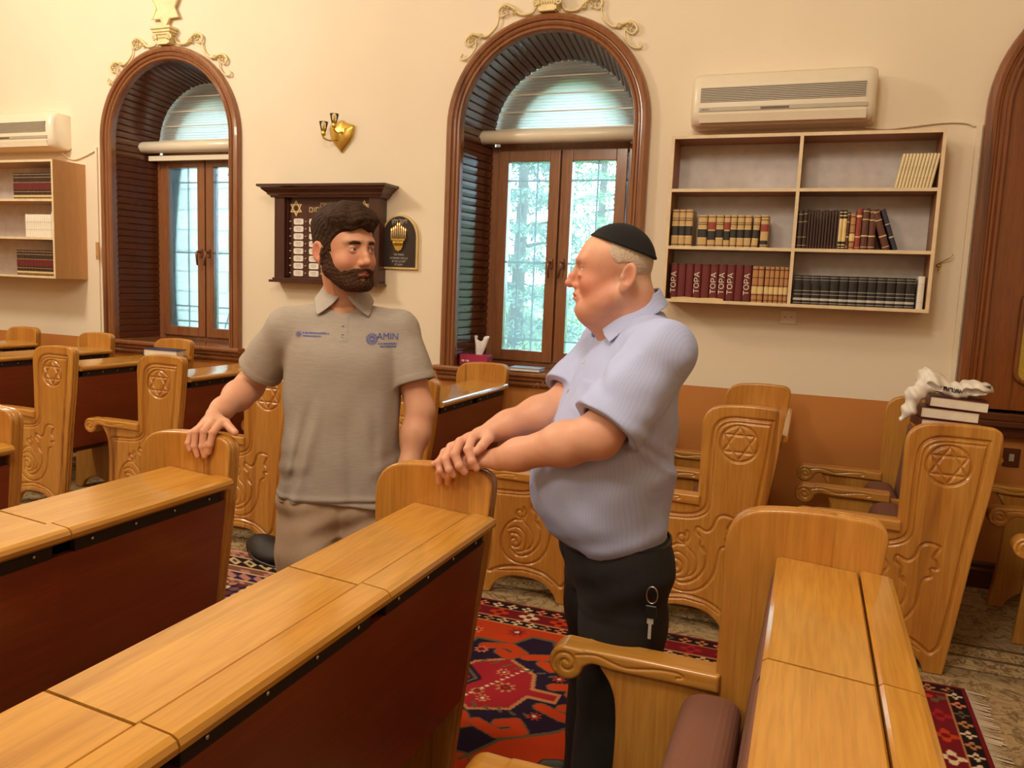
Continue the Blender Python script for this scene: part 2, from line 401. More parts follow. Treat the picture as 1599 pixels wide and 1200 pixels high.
def roundpoly(pts, n=8):
    """pts: (x, z, radius) -> corners rounded by quadratic arcs"""
    out = []; N = len(pts)
    for i in range(N):
        p = np.array(pts[i][:2], float); r = pts[i][2] if len(pts[i]) > 2 else 0
        if r <= 0: out.append(p); continue
        a = np.array(pts[i-1][:2], float)-p; b = np.array(pts[(i+1) % N][:2], float)-p; la, lb = np.linalg.norm(a), np.linalg.norm(b)
        A = p+a/la*min(r, la*0.5); B_ = p+b/lb*min(r, lb*0.5)
        for k in range(n+1):
            t = k/n; out.append((1-t)**2*A+2*t*(1-t)*p+t*t*B_)
    return np.array(out)
def slab(name, poly, t, h, grooves=(), holes=(), rnd_=0.007, edge_groove=True, both=False):
    """panel in the XZ plane, thickness t along Y (front face at -Y), with carved grooves: list of (polyline, width, depth)"""
    lo = np.array([poly[:, 0].min()-3*h, -t/2-3*h, poly[:, 1].min()-3*h]); hi = np.array([poly[:, 0].max()+3*h, t/2+3*h, poly[:, 1].max()+3*h])
    n = np.ceil((hi-lo)/h).astype(int)+1
    X = lo[0]+np.arange(n[0])*h; Y = lo[1]+np.arange(n[1])*h; Z = lo[2]+np.arange(n[2])*h
    P = np.stack(np.meshgrid(X, Z, indexing='ij'), -1).reshape(-1, 2)
    d2 = seg2(P, poly, True); d2 = np.where(inside2(P, poly), -d2, d2)
    g = np.zeros(len(P))
    for pl, w_, dp in grooves: g = np.maximum(g, dp*np.clip(1-seg2(P, pl)/w_, 0, 1)**0.8)
    d2 = d2.reshape(n[0], 1, n[2]); g = g.reshape(n[0], 1, n[2]); Yg = Y.reshape(1, -1, 1)
    qx = d2+rnd_; qy = np.abs(Yg)-t/2+rnd_
    d = np.minimum(np.maximum(qx, qy), 0)+np.sqrt(np.maximum(qx, 0)**2+np.maximum(qy, 0)**2)-rnd_
    if edge_groove:
        for yy in (-t*0.22, t*0.22): d = np.maximum(d, -(np.sqrt((d2)**2+(Yg-yy)**2)-0.0035))
    d = np.maximum(d, (-Yg)-(t/2-g))
    if both: d = np.maximum(d, Yg-(t/2-g))
    V, F = surf(d.astype(np.float32), lo, h); return np_mesh(name, V, F)
def roty(a): return np.array([[math.cos(a), 0, math.sin(a)], [0, 1, 0], [-math.sin(a), 0, math.cos(a)]])

def ticks(name, w_, h_, mat, parent, loc, rot=(0, 0, 0), seed=1):
    """a line of print too small to read: short strokes of uneven width"""
    r = random.Random(seed); b = MB(); x = -w_/2
    while x < w_/2-h_*0.3:
        g = h_*(0.25+0.45*r.random()); y0_ = -h_/2; y1_ = h_/2*(0.5+0.5*r.random()); b.add([(x, y0_, 0), (x+g, y0_, 0), (x+g, y1_, 0), (x, y1_, 0)], [(0, 1, 2, 3)]); x += g+h_*(0.18 if r.random() < 0.8 else 0.5)
    o = b.build(name, mat, parent, loc); o.rotation_euler = rot; return o
# ============================================================ pews
PT = 0.05
pan_poly = roundpoly([(0.225, 0, 0.01), (0.262, 0.3, 0.1), (0.292, 0.56, 0.1), (0.328, 0.80, 0.1), (0.352, 1.062, 0.05), (0.18, 1.072, 0.1), (-0.004, 1.05, 0.13),
    (0.0, 0.86, 0.1), (0.0, 0.625, 0.02), (-0.295, 0.605, 0.02), (-0.245, 0.54, 0.05), (-0.235, 0.42, 0.1), (-0.245, 0.2, 0.1), (-0.272, 0, 0.01), (-0.205, 0, 0.01),
    (-0.185, 0.05, 0.04), (-0.12, 0.10, 0.06), (-0.03, 0.112, 0.06), (0.07, 0.10, 0.06), (0.135, 0.05, 0.04), (0.152, 0, 0.01)])
def spiral(c, r0, r1, a0, turns, n=26):
    return np.array([(c[0]+(r0+(r1-r0)*i/n)*math.cos(a0+turns*2*PI*i/n), c[1]+(r0+(r1-r0)*i/n)*math.sin(a0+turns*2*PI*i/n)) for i in range(n+1)])
sc_c = (0.165, 0.895)
G = []
def g_add(pl, w_=0.006, d_=0.005): G.append((np.asarray(pl, float), w_*1.3, d_*1.5))
g_add(roundpoly([(0.30, 1.008, 0.0), (0.055, 1.012, 0.1), (0.045, 0.85, 0.08), (0.045, 0.70, 0.05), (0.045, 0.545, 0.12), (-0.21, 0.535, 0.01), (-0.197, 0.40, 0.1), (-0.205, 0.2, 0.05), (-0.225, 0.10, 0.03), (-0.15, 0.145, 0.05), (-0.03, 0.165, 0.05), (0.09, 0.145, 0.05), (0.17, 0.085, 0.01), (0.20, 0.12, 0.02), (0.225, 0.3, 0.1), (0.25, 0.56, 0.1), (0.28, 0.80, 0.05)]).tolist() + [(0.30, 1.008)], 0.007, 0.007)
g_add(roundpoly([(0.285, 0.99, 0.0), (0.072, 0.992, 0.09), (0.062, 0.85, 0.08), (0.062, 0.70, 0.05), (0.062, 0.53, 0.13), (-0.19, 0.52, 0.01)])[:-1], 0.005, 0.004)
g_add([(-0.19, 0.118), (-0.12, 0.128), (-0.03, 0.142), (0.07, 0.13), (0.13, 0.095)], 0.004, 0.003)
g_add([(sc_c[0]+0.082*math.cos(2*PI*k/48), sc_c[1]+0.082*math.sin(2*PI*k/48)) for k in range(49)], 0.006, 0.006)
for s0 in (PI/2, -PI/2): g_add([(sc_c[0]+0.078*math.cos(s0+2*PI*k/3), sc_c[1]+0.078*math.sin(s0+2*PI*k/3)) for k in (0, 1, 2, 3)], 0.005, 0.005)
# scrollwork: S-scroll, sweeping bowl lines and a tulip
g_add(np.vstack([spiral((-0.055, 0.435), 0.008, 0.036, 0.4, 1.1), cr([(-0.045, 0.400), (-0.085, 0.395), (-0.125, 0.36), (-0.15, 0.30), (-0.145, 0.235), (-0.10, 0.19), (-0.03, 0.175), (0.04, 0.20), (0.085, 0.255), (0.105, 0.32), (0.11, 0.375)])]))
g_add(np.vstack([spiral((-0.08, 0.285), 0.008, 0.045, 0.0, 1.35), cr([(-0.10, 0.245), (-0.06, 0.215), (-0.01, 0.225), (0.03, 0.26), (0.055, 0.31), (0.055, 0.37), (0.04, 0.40)])]))
g_add(cr([(-0.115, 0.345), (-0.07, 0.36), (-0.03, 0.335), (-0.015, 0.29), (-0.03, 0.245), (-0.065, 0.235)]), 0.005, 0.004)
g_add(cr([(-0.02, 0.435), (-0.035, 0.395), (0.0, 0.36), (0.02, 0.31), (0.005, 0.265), (-0.03, 0.245)]), 0.005, 0.004)
g_add(cr([(0.055, 0.37), (0.03, 0.40), (0.03, 0.44), (0.005, 0.465), (0.01, 0.49), (0.05, 0.475), (0.075, 0.495), (0.095, 0.545), (0.125, 0.56), (0.165, 0.55), (0.155, 0.525), (0.145, 0.50), (0.16, 0.48), (0.165, 0.455), (0.14, 0.45), (0.145, 0.42), (0.12, 0.405), (0.11, 0.375)]), 0.006, 0.006)
me_panel = slab('end_panel', pan_poly, PT, 0.003, G)
arm_poly = np.vstack([roundpoly([(0.012, 0.635, 0.0), (0.012, 0.682, 0.0), (-0.20, 0.684, 0.1), (-0.36, 0.682, 0.06)])[:-3],
    [(-0.372+0.046*math.cos(a), 0.635+0.046*math.sin(a)) for a in np.linspace(PI*0.55, PI*1.95, 22)],
    cr([(-0.325, 0.631), (-0.30, 0.644), (-0.24, 0.638), (-0.10, 0.638)], 4)])
AG = [(spiral((-0.372, 0.595), 0.006, 0.034, 0.6, 1.5), 0.005, 0.005), (cr([(-0.345, 0.622), (-0.29, 0.630), (-0.22, 0.614), (-0.14, 0.626), (-0.09, 0.628), (-0.075, 0.62), (-0.09, 0.615)]), 0.004, 0.004)]
me_arm = slab('armrest', arm_poly-np.array([0,0.04]), 0.080, 0.003, AG, edge_groove=False, rnd_=0.01, both=True)
div_poly = roundpoly([(0.12, 0.0, 0.01), (0.14, 0.40, 0.05), (0.16, 0.62, 0.02), (-0.275, 0.60, 0.03), (-0.245, 0.55, 0.05), (-0.235, 0.42, 0.1), (-0.245, 0.2, 0.1), (-0.26, 0, 0.01), (-0.19, 0, 0.01), (-0.16, 0.06, 0.05), (-0.05, 0.10, 0.08), (0.05, 0.06, 0.05), (0.07, 0, 0.01)])
me_div = slab('divider_panel', div_poly, 0.032, 0.004, [], edge_groove=False)
def pew_meshes(L):
    """parts between two end panels, seat bay of length L (y from 0 to L)"""
    r = {}
    b = MB(); b.prism([(0.117, 0.930), (0.117, 0.950), (0.125, 0.956), (0.288, 0.945), (0.292, 0.940), (0.292, 0.922)], 0.003, L-0.003); r['desk_lid'] = (b, M['honey_y'])
    b = MB(); b.prism([(0.295, 0.921), (0.295, 0.946), (0.300, 0.951), (0.352, 0.946), (0.362, 0.941), (0.366, 0.932), (0.364, 0.922), (0.356, 0.915), (0.30, 0.915)], 0.002, L-0.002); r['desk_rail'] = (b, M['honey_y'])
    b = MB(); b.prism([(0.322, 0.877), (0.337, 0.877), (0.340, 0.914), (0.325, 0.914)], 0.03, L-0.03, mi=0)  # dark strip stands for the shadow under the desk edge; screws are real
    for k in range(4):
        y = L*(0.14+0.24*k); b.lathe([(0.0, -0.002), (0.0045, -0.002), (0.004, 0.001), (0.001, 0.002)], (0.3415, y, 0.897), 8, 1, axis=0)
    r['screw_shadow_strip'] = (b, [M['dark'], M['steel']])
    b = MB(); b.prism([(0.265, 0.42), (0.283, 0.42), (0.334, 0.877), (0.316, 0.877)], 0.0, L); r['front_board'] = (b, M['board'])
    b = MB(); b.prism([(0.125, 0.80), (0.318, 0.785), (0.318, 0.80), (0.125, 0.815)], 0.0, L); r['book_shelf_board'] = (b, M['board'])
    return r
def soft_box(x0, x1, y0, y1, z0, z1, rad, rot=None, piv=None):
    b = MB(); b.box(x0, x1, y0, y1, z0, z1, 0, rad, rot, piv); return b
pew_cache = {}
def bay_meshes(L, name='x'):
    key = round(L, 3)
    if key in pew_cache: return pew_cache[key]
    out = []
    for n_, (b, m_) in pew_meshes(L).items():
        o = b.build(n_, m_, None); out.append((n_, o.data)); bpy.data.objects.remove(o)
    b = MB(); b.prism(roundpoly([(0.065, 0.44, 0.01), (0.105, 0.44, 0.01), (0.160, 0.93, 0.01), (0.112, 0.93, 0.03)]).tolist(), 0.008, L-0.008); o = b.build('seat_back', M['cushion']); out.append(('seat_back', o.data)); bpy.data.objects.remove(o)
    # tip-up seat, folded: a thick padded slab with a round top
    poly = roundpoly([(-0.10, 0.32, 0.03), (0.035, 0.32, 0.03), (0.078, 0.60, 0.065), (-0.07, 0.60, 0.065)]).tolist()
    b = MB(); b.prism(poly, 0.03, L-0.03); o = b.build('folding_seat', M['cushion']); out.append(('folding_seat', o.data)); bpy.data.objects.remove(o)
    pew_cache[key] = out; return out
def link(name, me, parent, loc=(0, 0, 0), sc_=(1, 1, 1)):
    o = bpy.data.objects.new(name, me); C.objects.link(o); o.parent = parent; o.location = loc; o.scale = sc_; return o
for me_ in (me_panel, me_div): me_.materials.append(M['honey_v'])
me_arm.materials.append(M['honey_x'])
def pew(x0, y0, bays, label, arms=True, group=None):
    """bays: list of seat widths; first end panel's carved outer face at y0"""
    Ltot = sum(bays)+2*PT
    t = thing('pew', label, 'pew', (x0, y0, 0), 0, group)
    link('end_panel', me_panel, t, (0, PT/2, 0)); link('end_panel', me_panel, t, (0, Ltot-PT/2, 0), (1, -1, 1))
    link('armrest', me_arm, t, (0, PT/2, 0)); link('armrest', me_arm, t, (0, Ltot-PT/2, 0), (1, -1, 1))
    y = PT
    for i, L in enumerate(bays):
        for n_, me_ in bay_meshes(L): link(n_, me_, t, (0, y, 0))
        y += L
        if i < len(bays)-1:
            link('divider_panel', me_div, t, (0, y, 0)); link('armrest', me_arm, t, (0, y, 0))
    return t
AY = 3.61
FAR = [(1.25, 'pew at the right edge of the photo, only its scroll armrest and leg in view'),
       (0.41, 'carved end panel pew at right with books and white bag on its desk'),
       (-0.42, 'pew with dark-streaked star panel right behind the older man in the light blue shirt'),
       (-1.22, 'pew whose carved end panel shows between the two men'),
       (-2.10, 'pew directly behind the younger man in grey, glossy desk reaching under the tissue box window'),
       (-2.96, 'pew whose star panel shows behind the raised arm of the younger man'),
       (-3.74, 'pew with star panel and scroll armrest, its desk bright with window light'),
       (-4.60, 'pew with tall narrow star panel, second carved panel from the left'),
       (-5.37, 'pew at far left whose rounded end stands against the orange dado'),
       (-6.16, 'leftmost pew at the far left edge under the bookcase')]
for i, (x, lb) in enumerate(FAR): pew(x, AY, [0.47, 0.47], lb, group='rows of carved pews along the window wall')
NEARY = 1.935
NE = [(-2.86, 'pew at left edge of the photo in the near block, rounded end panel'),
      (-1.945, 'near pew the younger man rests his hand on'),
      (-1.096, 'near pew the older man leans both hands on'),
      (-0.147, 'nearest pew at lower right with scroll armrest and brown seat')]
for x, lb in NE: pew(x, NEARY-0.1-0.56*5, [0.56]*5, lb, group='rows of pews in the near block')
# ============================================================ room shell
W = 4.897; ZC = 5.0; XL, XR, YB = -9.5, 4.2, -4.5; WT = 0.62
WIN = [(-4.705, 0.585), (-1.675, 0.585), (1.46, 0.585)]; SILL = 1.0; SPR = 2.57
def wall_back():
    b = MB(); NSEG = 40; edges = [XL]
    def q(x0, x1, z0, z1): b.add([(x0, W, z0), (x1, W, z0), (x1, W, z1), (x0, W, z1)], [(0, 1, 2, 3)])
    x = XL
    for c, r in WIN:
        q(x, c-r, 0, SILL); q(x, c-r, SILL, ZC); q(c-r, c+r, 0, SILL)
        for k in range(NSEG):
            a0 = PI-PI*k/NSEG; a1 = PI-PI*(k+1)/NSEG
            p0 = (c+r*math.cos(a0), SPR+r*math.sin(a0)); p1 = (c+r*math.cos(a1), SPR+r*math.sin(a1))
            b.add([(p0[0], W, p0[1]), (p1[0], W, p1[1]), (p1[0], W, ZC), (p0[0], W, ZC)], [(0, 1, 2, 3)])
        x = c+r
    q(x, XR, 0, SILL); q(x, XR, SILL, ZC)
    return b.build('wall_back', M['wall'])
struct(wall_back())
b = MB()
b.box(XL-0.3, XR+0.3, W+WT, W+WT+0.04, 4.0, ZC); struct(b.build('wall_outer', M['wall']))
def quadobj(name, vs, mat): return struct(mk(name, vs, [(0, 1, 2, 3)], mat))
quadobj('floor', [(XL, YB, 0), (XR, YB, 0), (XR, W+0.02, 0), (XL, W+0.02, 0)], M['carpet'])
quadobj('ceiling', [(XL, YB, ZC), (XL, W+WT, ZC), (XR, W+WT, ZC), (XR, YB, ZC)], M['ceiling'])
quadobj('wall_left', [(XL, YB, 0), (XL, W, 0), (XL, W, ZC), (XL, YB, ZC)], M['wall'])
quadobj('wall_right', [(XR, YB, 0), (XR, YB, ZC), (XR, W, ZC), (XR, W, 0)], M['wall'])
quadobj('wall_front', [(XL, YB, 0), (XL, YB, ZC), (XR, YB, ZC), (XR, YB, 0)], M['wall'])
b = MB(); b.prism([(W+0.005, 0), (W-0.02, 0), (W-0.022, 0.10), (W-0.014, 0.115), (W-0.016, 0.135), (W-0.006, 0.15), (W+0.005, 0.15)], XL, XR, axis=0); struct(b.build('baseboard_back', M['dark_trim']))

def arch_path(c, r, z0, n=36):
    """closed-bottomless path up the left side, over the arch, down the right side; returns (x,z,nx,nz) outward normals"""
    P = [(c-r, z0+(SPR-z0)*k/14, -1, 0) for k in range(14)]
    P += [(c+r*math.cos(PI-PI*k/n), SPR+r*math.sin(PI-PI*k/n), math.cos(PI-PI*k/n), math.sin(PI-PI*k/n)) for k in range(n+1)]
    P += [(c+r, SPR-(SPR-z0)*k/14, 1, 0) for k in range(1, 15)]
    return P
def arch_sweep(c, r, z0, prof, name, mat, parent, n=36):
    """prof: (outward offset, y)"""
    P = arch_path(c, r, z0, n); vs = [(x+nx*o, y, z+nz*o) for (x, z, nx, nz) in P for (o, y) in prof]; m = len(prof)
    fs = [(i*m+k, (i+1)*m+k, (i+1)*m+(k+1) % m, i*m+(k+1) % m) for i in range(len(P)-1) for k in range(m)]+[tuple(range(m)), tuple((len(P)-1)*m+k for k in range(m))[::-1]]
    bb = MB(); bb.add(vs, fs); return bb.build(name, mat, parent, smooth=False)
CAS = [(-0.012, W+0.03), (-0.012, W-0.018), (-0.004, W-0.030), (0.008, W-0.033), (0.014, W-0.026), (0.020, W-0.036), (0.030, W-0.040), (0.036, W-0.030), (0.042, W-0.030), (0.048, W-0.044), (0.066, W-0.050), (0.082, W-0.042), (0.090, W-0.024), (0.092, W+0.004), (0.0, W+0.03)]
RB = 0.515; DB = 0.42
M['blind'] = None
def blind_mat():
    m = bpy.data.materials.new('pleated_blind_fabric'); m.use_nodes = True; t = m.node_tree; b = t.nodes['Principled BSDF']
    b.inputs['Base Color'].default_value = srgb(232, 224, 206); b.inputs['Roughness'].default_value = 0.9
    tl = t.nodes.new('ShaderNodeBsdfTranslucent'); tl.inputs[0].default_value = (0.95, 0.95, 0.93, 1); mx = t.nodes.new('ShaderNodeMixShader'); mx.inputs[0].default_value = 0.88
    tc = t.nodes.new('ShaderNodeTexCoord'); sp = t.nodes.new('ShaderNodeSeparateXYZ'); t.links.new(tc.outputs['Object'], sp.inputs[0])
    t.links.new(b.outputs[0], mx.inputs[1]); t.links.new(tl.outputs[0], mx.inputs[2]); t.links.new(mx.outputs[0], t.nodes['Material Output'].inputs[0]); return m
M['blind'] = blind_mat()
def window(idx, c, grille='plain'):
    t = thing('window_%d' % idx, 'arched window', 'window', (c, W, SILL)); del t['category']; t['kind'] = 'structure'
    t['label'] = ['left arched window with a pale stone wall behind its grille', 'centre arched window with garden greenery behind its grille'][idx-1]
    def fin(o): o.location = (-c, -W, -SILL); return o
    fin(arch_sweep(c, 0.585, SILL-0.03, CAS, 'casing', M['casing'], t))
    # lining of narrow boards running front to back, each with a groove
    P = []; L1 = SPR-SILL; ns = 25
    def fr(u, r):   # u: distance along the front path
        Larc = PI*0.585
        if u < L1: return (c-r, SILL+u, -1, 0)
        if u < L1+Larc:
            a = PI-(u-L1)/0.585; return (c+r*math.cos(a), SPR+r*math.sin(a), math.cos(a), math.sin(a))
        return (c+r, SPR-(u-L1-Larc), 1, 0)
    tot = 2*L1+PI*0.585; pitch = 0.052; n = int(tot/pitch); vs = []; fs = []
    prof = [(0.0, 0.000), (0.06, 0.003), (0.14, -0.004), (0.5, -0.007), (0.90, -0.009), (0.965, -0.003)]
    for i in range(n+1):
        for (f_, o) in prof:
            u = min(tot, (i+f_)*tot/(n+1))
            for (r, y) in ((0.585, W+0.0), (RB, W+DB)):
                x, z, nx, nz = fr(u, r); vs.append((x+nx*o, y, z+nz*o))
    fs = [(2*k, 2*k+1, 2*k+3, 2*k+2) for k in range(len(vs)//2-1)]
    bb = MB(); bb.add(vs, fs); fin(bb.build('reveal_lining', M['slat'], t))
    # outer reveal (masonry) behind the window so no gap shows
    bb = MB(); Pa = arch_path(c, RB+0.02, SILL-0.02); vs = []
    for (x, z, nx, nz) in Pa: vs += [(x, W+DB, z), (x, W+WT, z)]
    bb.add(vs, [(2*k, 2*k+2, 2*k+3, 2*k+1) for k in range(len(Pa)-1)]); fin(bb.build('outer_reveal', M['shelf_back'], t))
    # sill board with moulded nose
    sp = [(W+DB+0.05, SILL-0.035), (W-0.065, SILL-0.035), (W-0.080, SILL-0.022), (W-0.080, SILL-0.008), (W-0.070, SILL+0.004), (W+DB+0.05, SILL+0.006)]
    bb = MB(); bb.prism(sp, c-0.70, c+0.70, axis=0)
    fin(bb.build('window_sill', M['casing'], t))
    ap = [(W+0.01, SILL-0.035), (W-0.062, SILL-0.035), (W-0.060, SILL-0.052), (W-0.040, SILL-0.064), (W-0.042, SILL-0.082), (W-0.020, SILL-0.098), (W+0.01, SILL-0.10)]
    bb = MB(); bb.prism(ap, c-0.685, c+0.685, axis=0); fin(bb.build('apron_moulding', M['casing'], t))
    y0 = W+DB
    # frame
    bb = MB(); fw = 0.055
    bb.box(c-RB-0.01, c-RB+fw, y0-0.02, y0+0.06, SILL, 2.52, 0, 0.004); bb.box(c+RB-fw, c+RB+0.01, y0-0.02, y0+0.06, SILL, 2.52, 0, 0.004)
    bb.box(c-RB+fw, c+RB-fw, y0-0.02, y0+0.06, SILL, SILL+0.045, 0, 0.004); bb.box(c-RB+fw, c+RB-fw, y0-0.02, y0+0.06, 2.475, 2.56, 0, 0.004); bb.box(c-0.022, c+0.022, y0-0.01, y0+0.06, SILL+0.045, 2.475, 0, 0.003)
    fin(bb.build('window_frame', M['casing'], t))
    for s in (0, 1):
        xa = c-RB+fw+0.003 if s == 0 else c+0.006; xb = c-0.006 if s == 0 else c+RB-fw-0.003; za, zb = SILL+0.03, 2.487; m = 0.075
        bb = MB(); y1, y2 = y0-0.045, y0+0.02
        bb.box(xa, xa+m, y1, y2, za, zb, 0, 0.006); bb.box(xb-m, xb, y1, y2, za, zb, 0, 0.006)
        bb.box(xa+m, xb-m, y1, y2, za, za+m, 0, 0.006); bb.box(xa+m, xb-m, y1, y2, zb-m, zb, 0, 0.006)
        o = fin(bb.build('sash', M['casing'], t))
        g = MB(); g.box(xa+m-0.004, xb-m+0.004, y0-0.012, y0-0.006, za+m-0.004, zb-m+0.004); g.build('glass_pane', M['glass'], o)
        hx = xb-0.035 if s == 0 else xa+0.035; hz = 1.72
        h = MB(); h.box(hx-0.014, hx+0.014, y1-0.012, y1, hz-0.035, hz+0.035, 0, 0.005)
        h.tube([(hx, y1-0.008, hz+0.01), (hx, y1-0.045, hz+0.01), (hx+(0.006 if s else -0.006), y1-0.05, hz-0.01), (hx+(-0.012 if s else 0.0), y1-0.048, hz-0.10)], [0.009, 0.009, 0.010, 0.007], 8)
        h.build('handle', M['brown_metal'], o)
    # fanlight glass and the pleated fabric covering it
    n = 40; bb = MB(); vs = [(c, y0+0.022, 2.56)]+[(c+RB*math.cos(PI*k/n), y0+0.022, 2.56+RB*math.sin(PI*k/n)) for k in range(n+1)]
    bb.add(vs, [(0, k+1, k+2) for k in range(n)]); fin(bb.build('fanlight_glass', M['glass'], t))
    # unseen ring added to shape the daylight into a smaller arch on the fabric
    bb = MB(); vs = []
    for k in range(n+1):
        a = PI*k/n; vs += [(c+0.10+(RB+0.10)*math.cos(a), y0+0.034, 2.5+(RB+0.12)*math.sin(a)), (c+0.05+0.40*math.cos(a), y0+0.034, 2.5+0.44*math.sin(a)), (c+0.05+0.40*math.cos(a), y0+0.14, 2.5+0.44*math.sin(a))]
    bb.add(vs, [(3*k, 3*k+1, 3*k+4, 3*k+3) for k in range(n)]+[(3*k+1, 3*k+2, 3*k+5, 3*k+4) for k in range(n)]); fin(bb.build('fanlight_light_mask', M['shelf_back'], t))
    # outside iron grille
    gy = y0+0.16; bb = MB()
    for xx in (-0.36, -0.235, 0.21, 0.34) if grille == 'plain' else (-0.36, -0.16, 0.16, 0.36): bb.tube([(c+xx, gy, SILL-0.02), (c+xx, gy, 2.6)], 0.007, 6)
    for zz in (1.17, 1.73, 2.31) if grille == 'plain' else (1.14, 1.27, 1.73, 2.32): bb.tube([(c-RB, gy, zz), (c+RB, gy, zz)], 0.008, 6)
    if grille == 'plain':
        for xx in (-0.33, 0.33):
            bb.tube([(c+xx+0.05*math.cos(a), gy-0.01, 1.18+0.05*math.sin(a)) for a in np.linspace(0, 2*PI, 15)[:-1]], 0.006, 6, closed=True)
    else:
        for (px, pz) in spiral((c+0.10, 1.52), 0.012, 0.05, 0.5, 1.2, 18)[:0]: pass
        sp_ = [(p[0], gy-0.01, p[1]) for p in np.vstack([spiral((c+0.12, 1.53), 0.01, 0.048, 0.2, 1.1, 16), [(c+0.16, 1.44), (c+0.10, 1.28), (c+0.03, 1.10)]])]
        bb.tube(sp_, 0.007, 6)
        bb.tube([(p[0], gy-0.01, p[1]) for p in np.vstack([spiral((c+0.10, 2.36), 0.01, 0.04, 3.4, 0.9, 12), [(c+0.16, 2.42), (c+0.22, 2.36)]])], 0.007, 6)
    o = bb.build('window_grille', M['iron'], t); fin(o)
    return t
M['brown_metal'] = plain('bronze_handle', srgb(150, 104, 80), 0.3, metal=0.6)
window(1, WIN[0][0], 'scroll'); window(2, WIN[1][0], 'plain')
def blind(c, label, rail):
    t = thing('pleated_blind', label, 'blind', (c, W+DB-0.004, 2.56), 0, 'pleated blinds in the window arches')
    # arched pleated cloth: horizontal folds
    n = 46; vs = []; fs = []; m = 26; H = RB+0.0
    for j in range(m*4+1):
        z = H*j/(m*4); half = math.sqrt(max(0.0, RB**2-z*z)); d = [0, 0.004, 0.007, 0.004][j % 4]+(0.010 if (j//16) % 2 == 0 and j % 16 == 0 else 0)
        for i in range(n+1): 
            x = -half+2*half*i/n; vs.append((x, -d + 0.004*math.sin(x*9+z*7), z))
    fs = [(j*(n+1)+i, j*(n+1)+i+1, (j+1)*(n+1)+i+1, (j+1)*(n+1)+i) for j in range(m*4) for i in range(n)]
    bb = MB(); bb.add(vs, fs); bb.build('blind_fabric', M['blind'], t, smooth=False)
    bb = MB()
    for k in range(4):
        z = 0.075+0.115*k; half = math.sqrt(RB**2-z*z)-0.012; bb.box(-half, half, -0.016, -0.009, z-0.004, z+0.004)
    bb.build('fold_batten', M['ac_white'], t)
    bb = MB(); bb.lathe([(0.0, -0.565), (0.040, -0.565), (0.046, -0.560), (0.046, 0.545), (0.040, 0.55), (0.0, 0.55)], (0, -0.146, 0.0), 24, 0, axis=0); bb.build('roller_tube', M['ac_white'], t)
    if rail:
        bb = MB(); bb.box(-0.50, 0.50, -0.131, -0.106, -0.105, -0.065, 0, 0.006); bb.build('bottom_rail', M['ac_white'], t)
    return t
blind(WIN[0][0], 'pleated cream blind in the arch of the left window, bottom rail below its roller', True)
blind(WIN[1][0], 'pleated cream blind in the arch of the centre window above the garden view', False)
# right arched unit: wooden shutters with yellow glass panels
def shutter_window(c):
    t = thing('window_3', 'x', 'x', (c, W, SILL)); del t['category']; t['kind'] = 'structure'; t['label'] = 'arched brown wooden unit with yellow glass panels at the right edge'
    def fin(o): o.location = (-c, -W, -SILL); return o
    fin(arch_sweep(c, 0.585, 0.93, [(o_*1.15, y) for o_, y in CAS], 'casing', M['door_wood'], t))
    P = arch_path(c, 0.60, 0.93); y1 = W+0.0
    bb = MB(); vs = [(c, y1, 1.5)]+[(p[0], y1, p[1]) for p in P]; bb.add(vs, [(0, k+1, k+2) for k in range(len(P)-1)]+[(0, len(P), 1)]); fin(bb.build('backboard', M['door_wood'], t))
    M['amber'] = plain('yellow_textured_glass', srgb(190, 160, 60), 0.25, coat=0.5, bump=0.25, bs=120)
    for s in (-1, 1):
        xa, xb = (c-0.56, c-0.02) if s < 0 else (c+0.02, c+0.56)
        for (z0, z1, arch) in ((1.15, 1.64, False), (1.72, 2.62, True)):
            pl = roundpoly([(xa+0.14, z0, 0.07), (xb-0.10, z0, 0.07), (xb-0.10, z1, 0.07), (xa+0.14, z1, 0.07 if not arch else 0.3)] if s < 0 else [(xa+0.10, z0, 0.07), (xb-0.14, z0, 0.07), (xb-0.14, z1, 0.07 if not arch else 0.3), (xa+0.10, z1, 0.07)])
            bb = MB(); bb.prism(pl.tolist(), W-0.012, W+0.002); o = fin(bb.build('glass_panel', M['amber'], t))
            bb = MB(); bb.tube([(p[0], W-0.014, p[1]) for p in pl], 0.013, 8, closed=True); f_ = bb.build('panel_moulding', M['door_wood'], o)
    bb = MB()
    bb.box(c-0.60, c+0.60, W-0.09, W+0.01, 0.915, 0.945, 0, 0.006); bb.box(c-0.64, c+0.64, W-0.06, W+0.01, 0.945, 0.985, 0, 0.008); bb.box(c-0.012, c+0.012, W-0.03, W+0.0, 0.985, 3.15, 0, 0.004)
    bb.box(c-0.66, c+0.66, W-0.05, W+0.01, 0.86, 0.915, 0, 0.006)
    fin(bb.build('base_moulding', M['dark_trim'], t))
    return t
shutter_window(WIN[2][0])

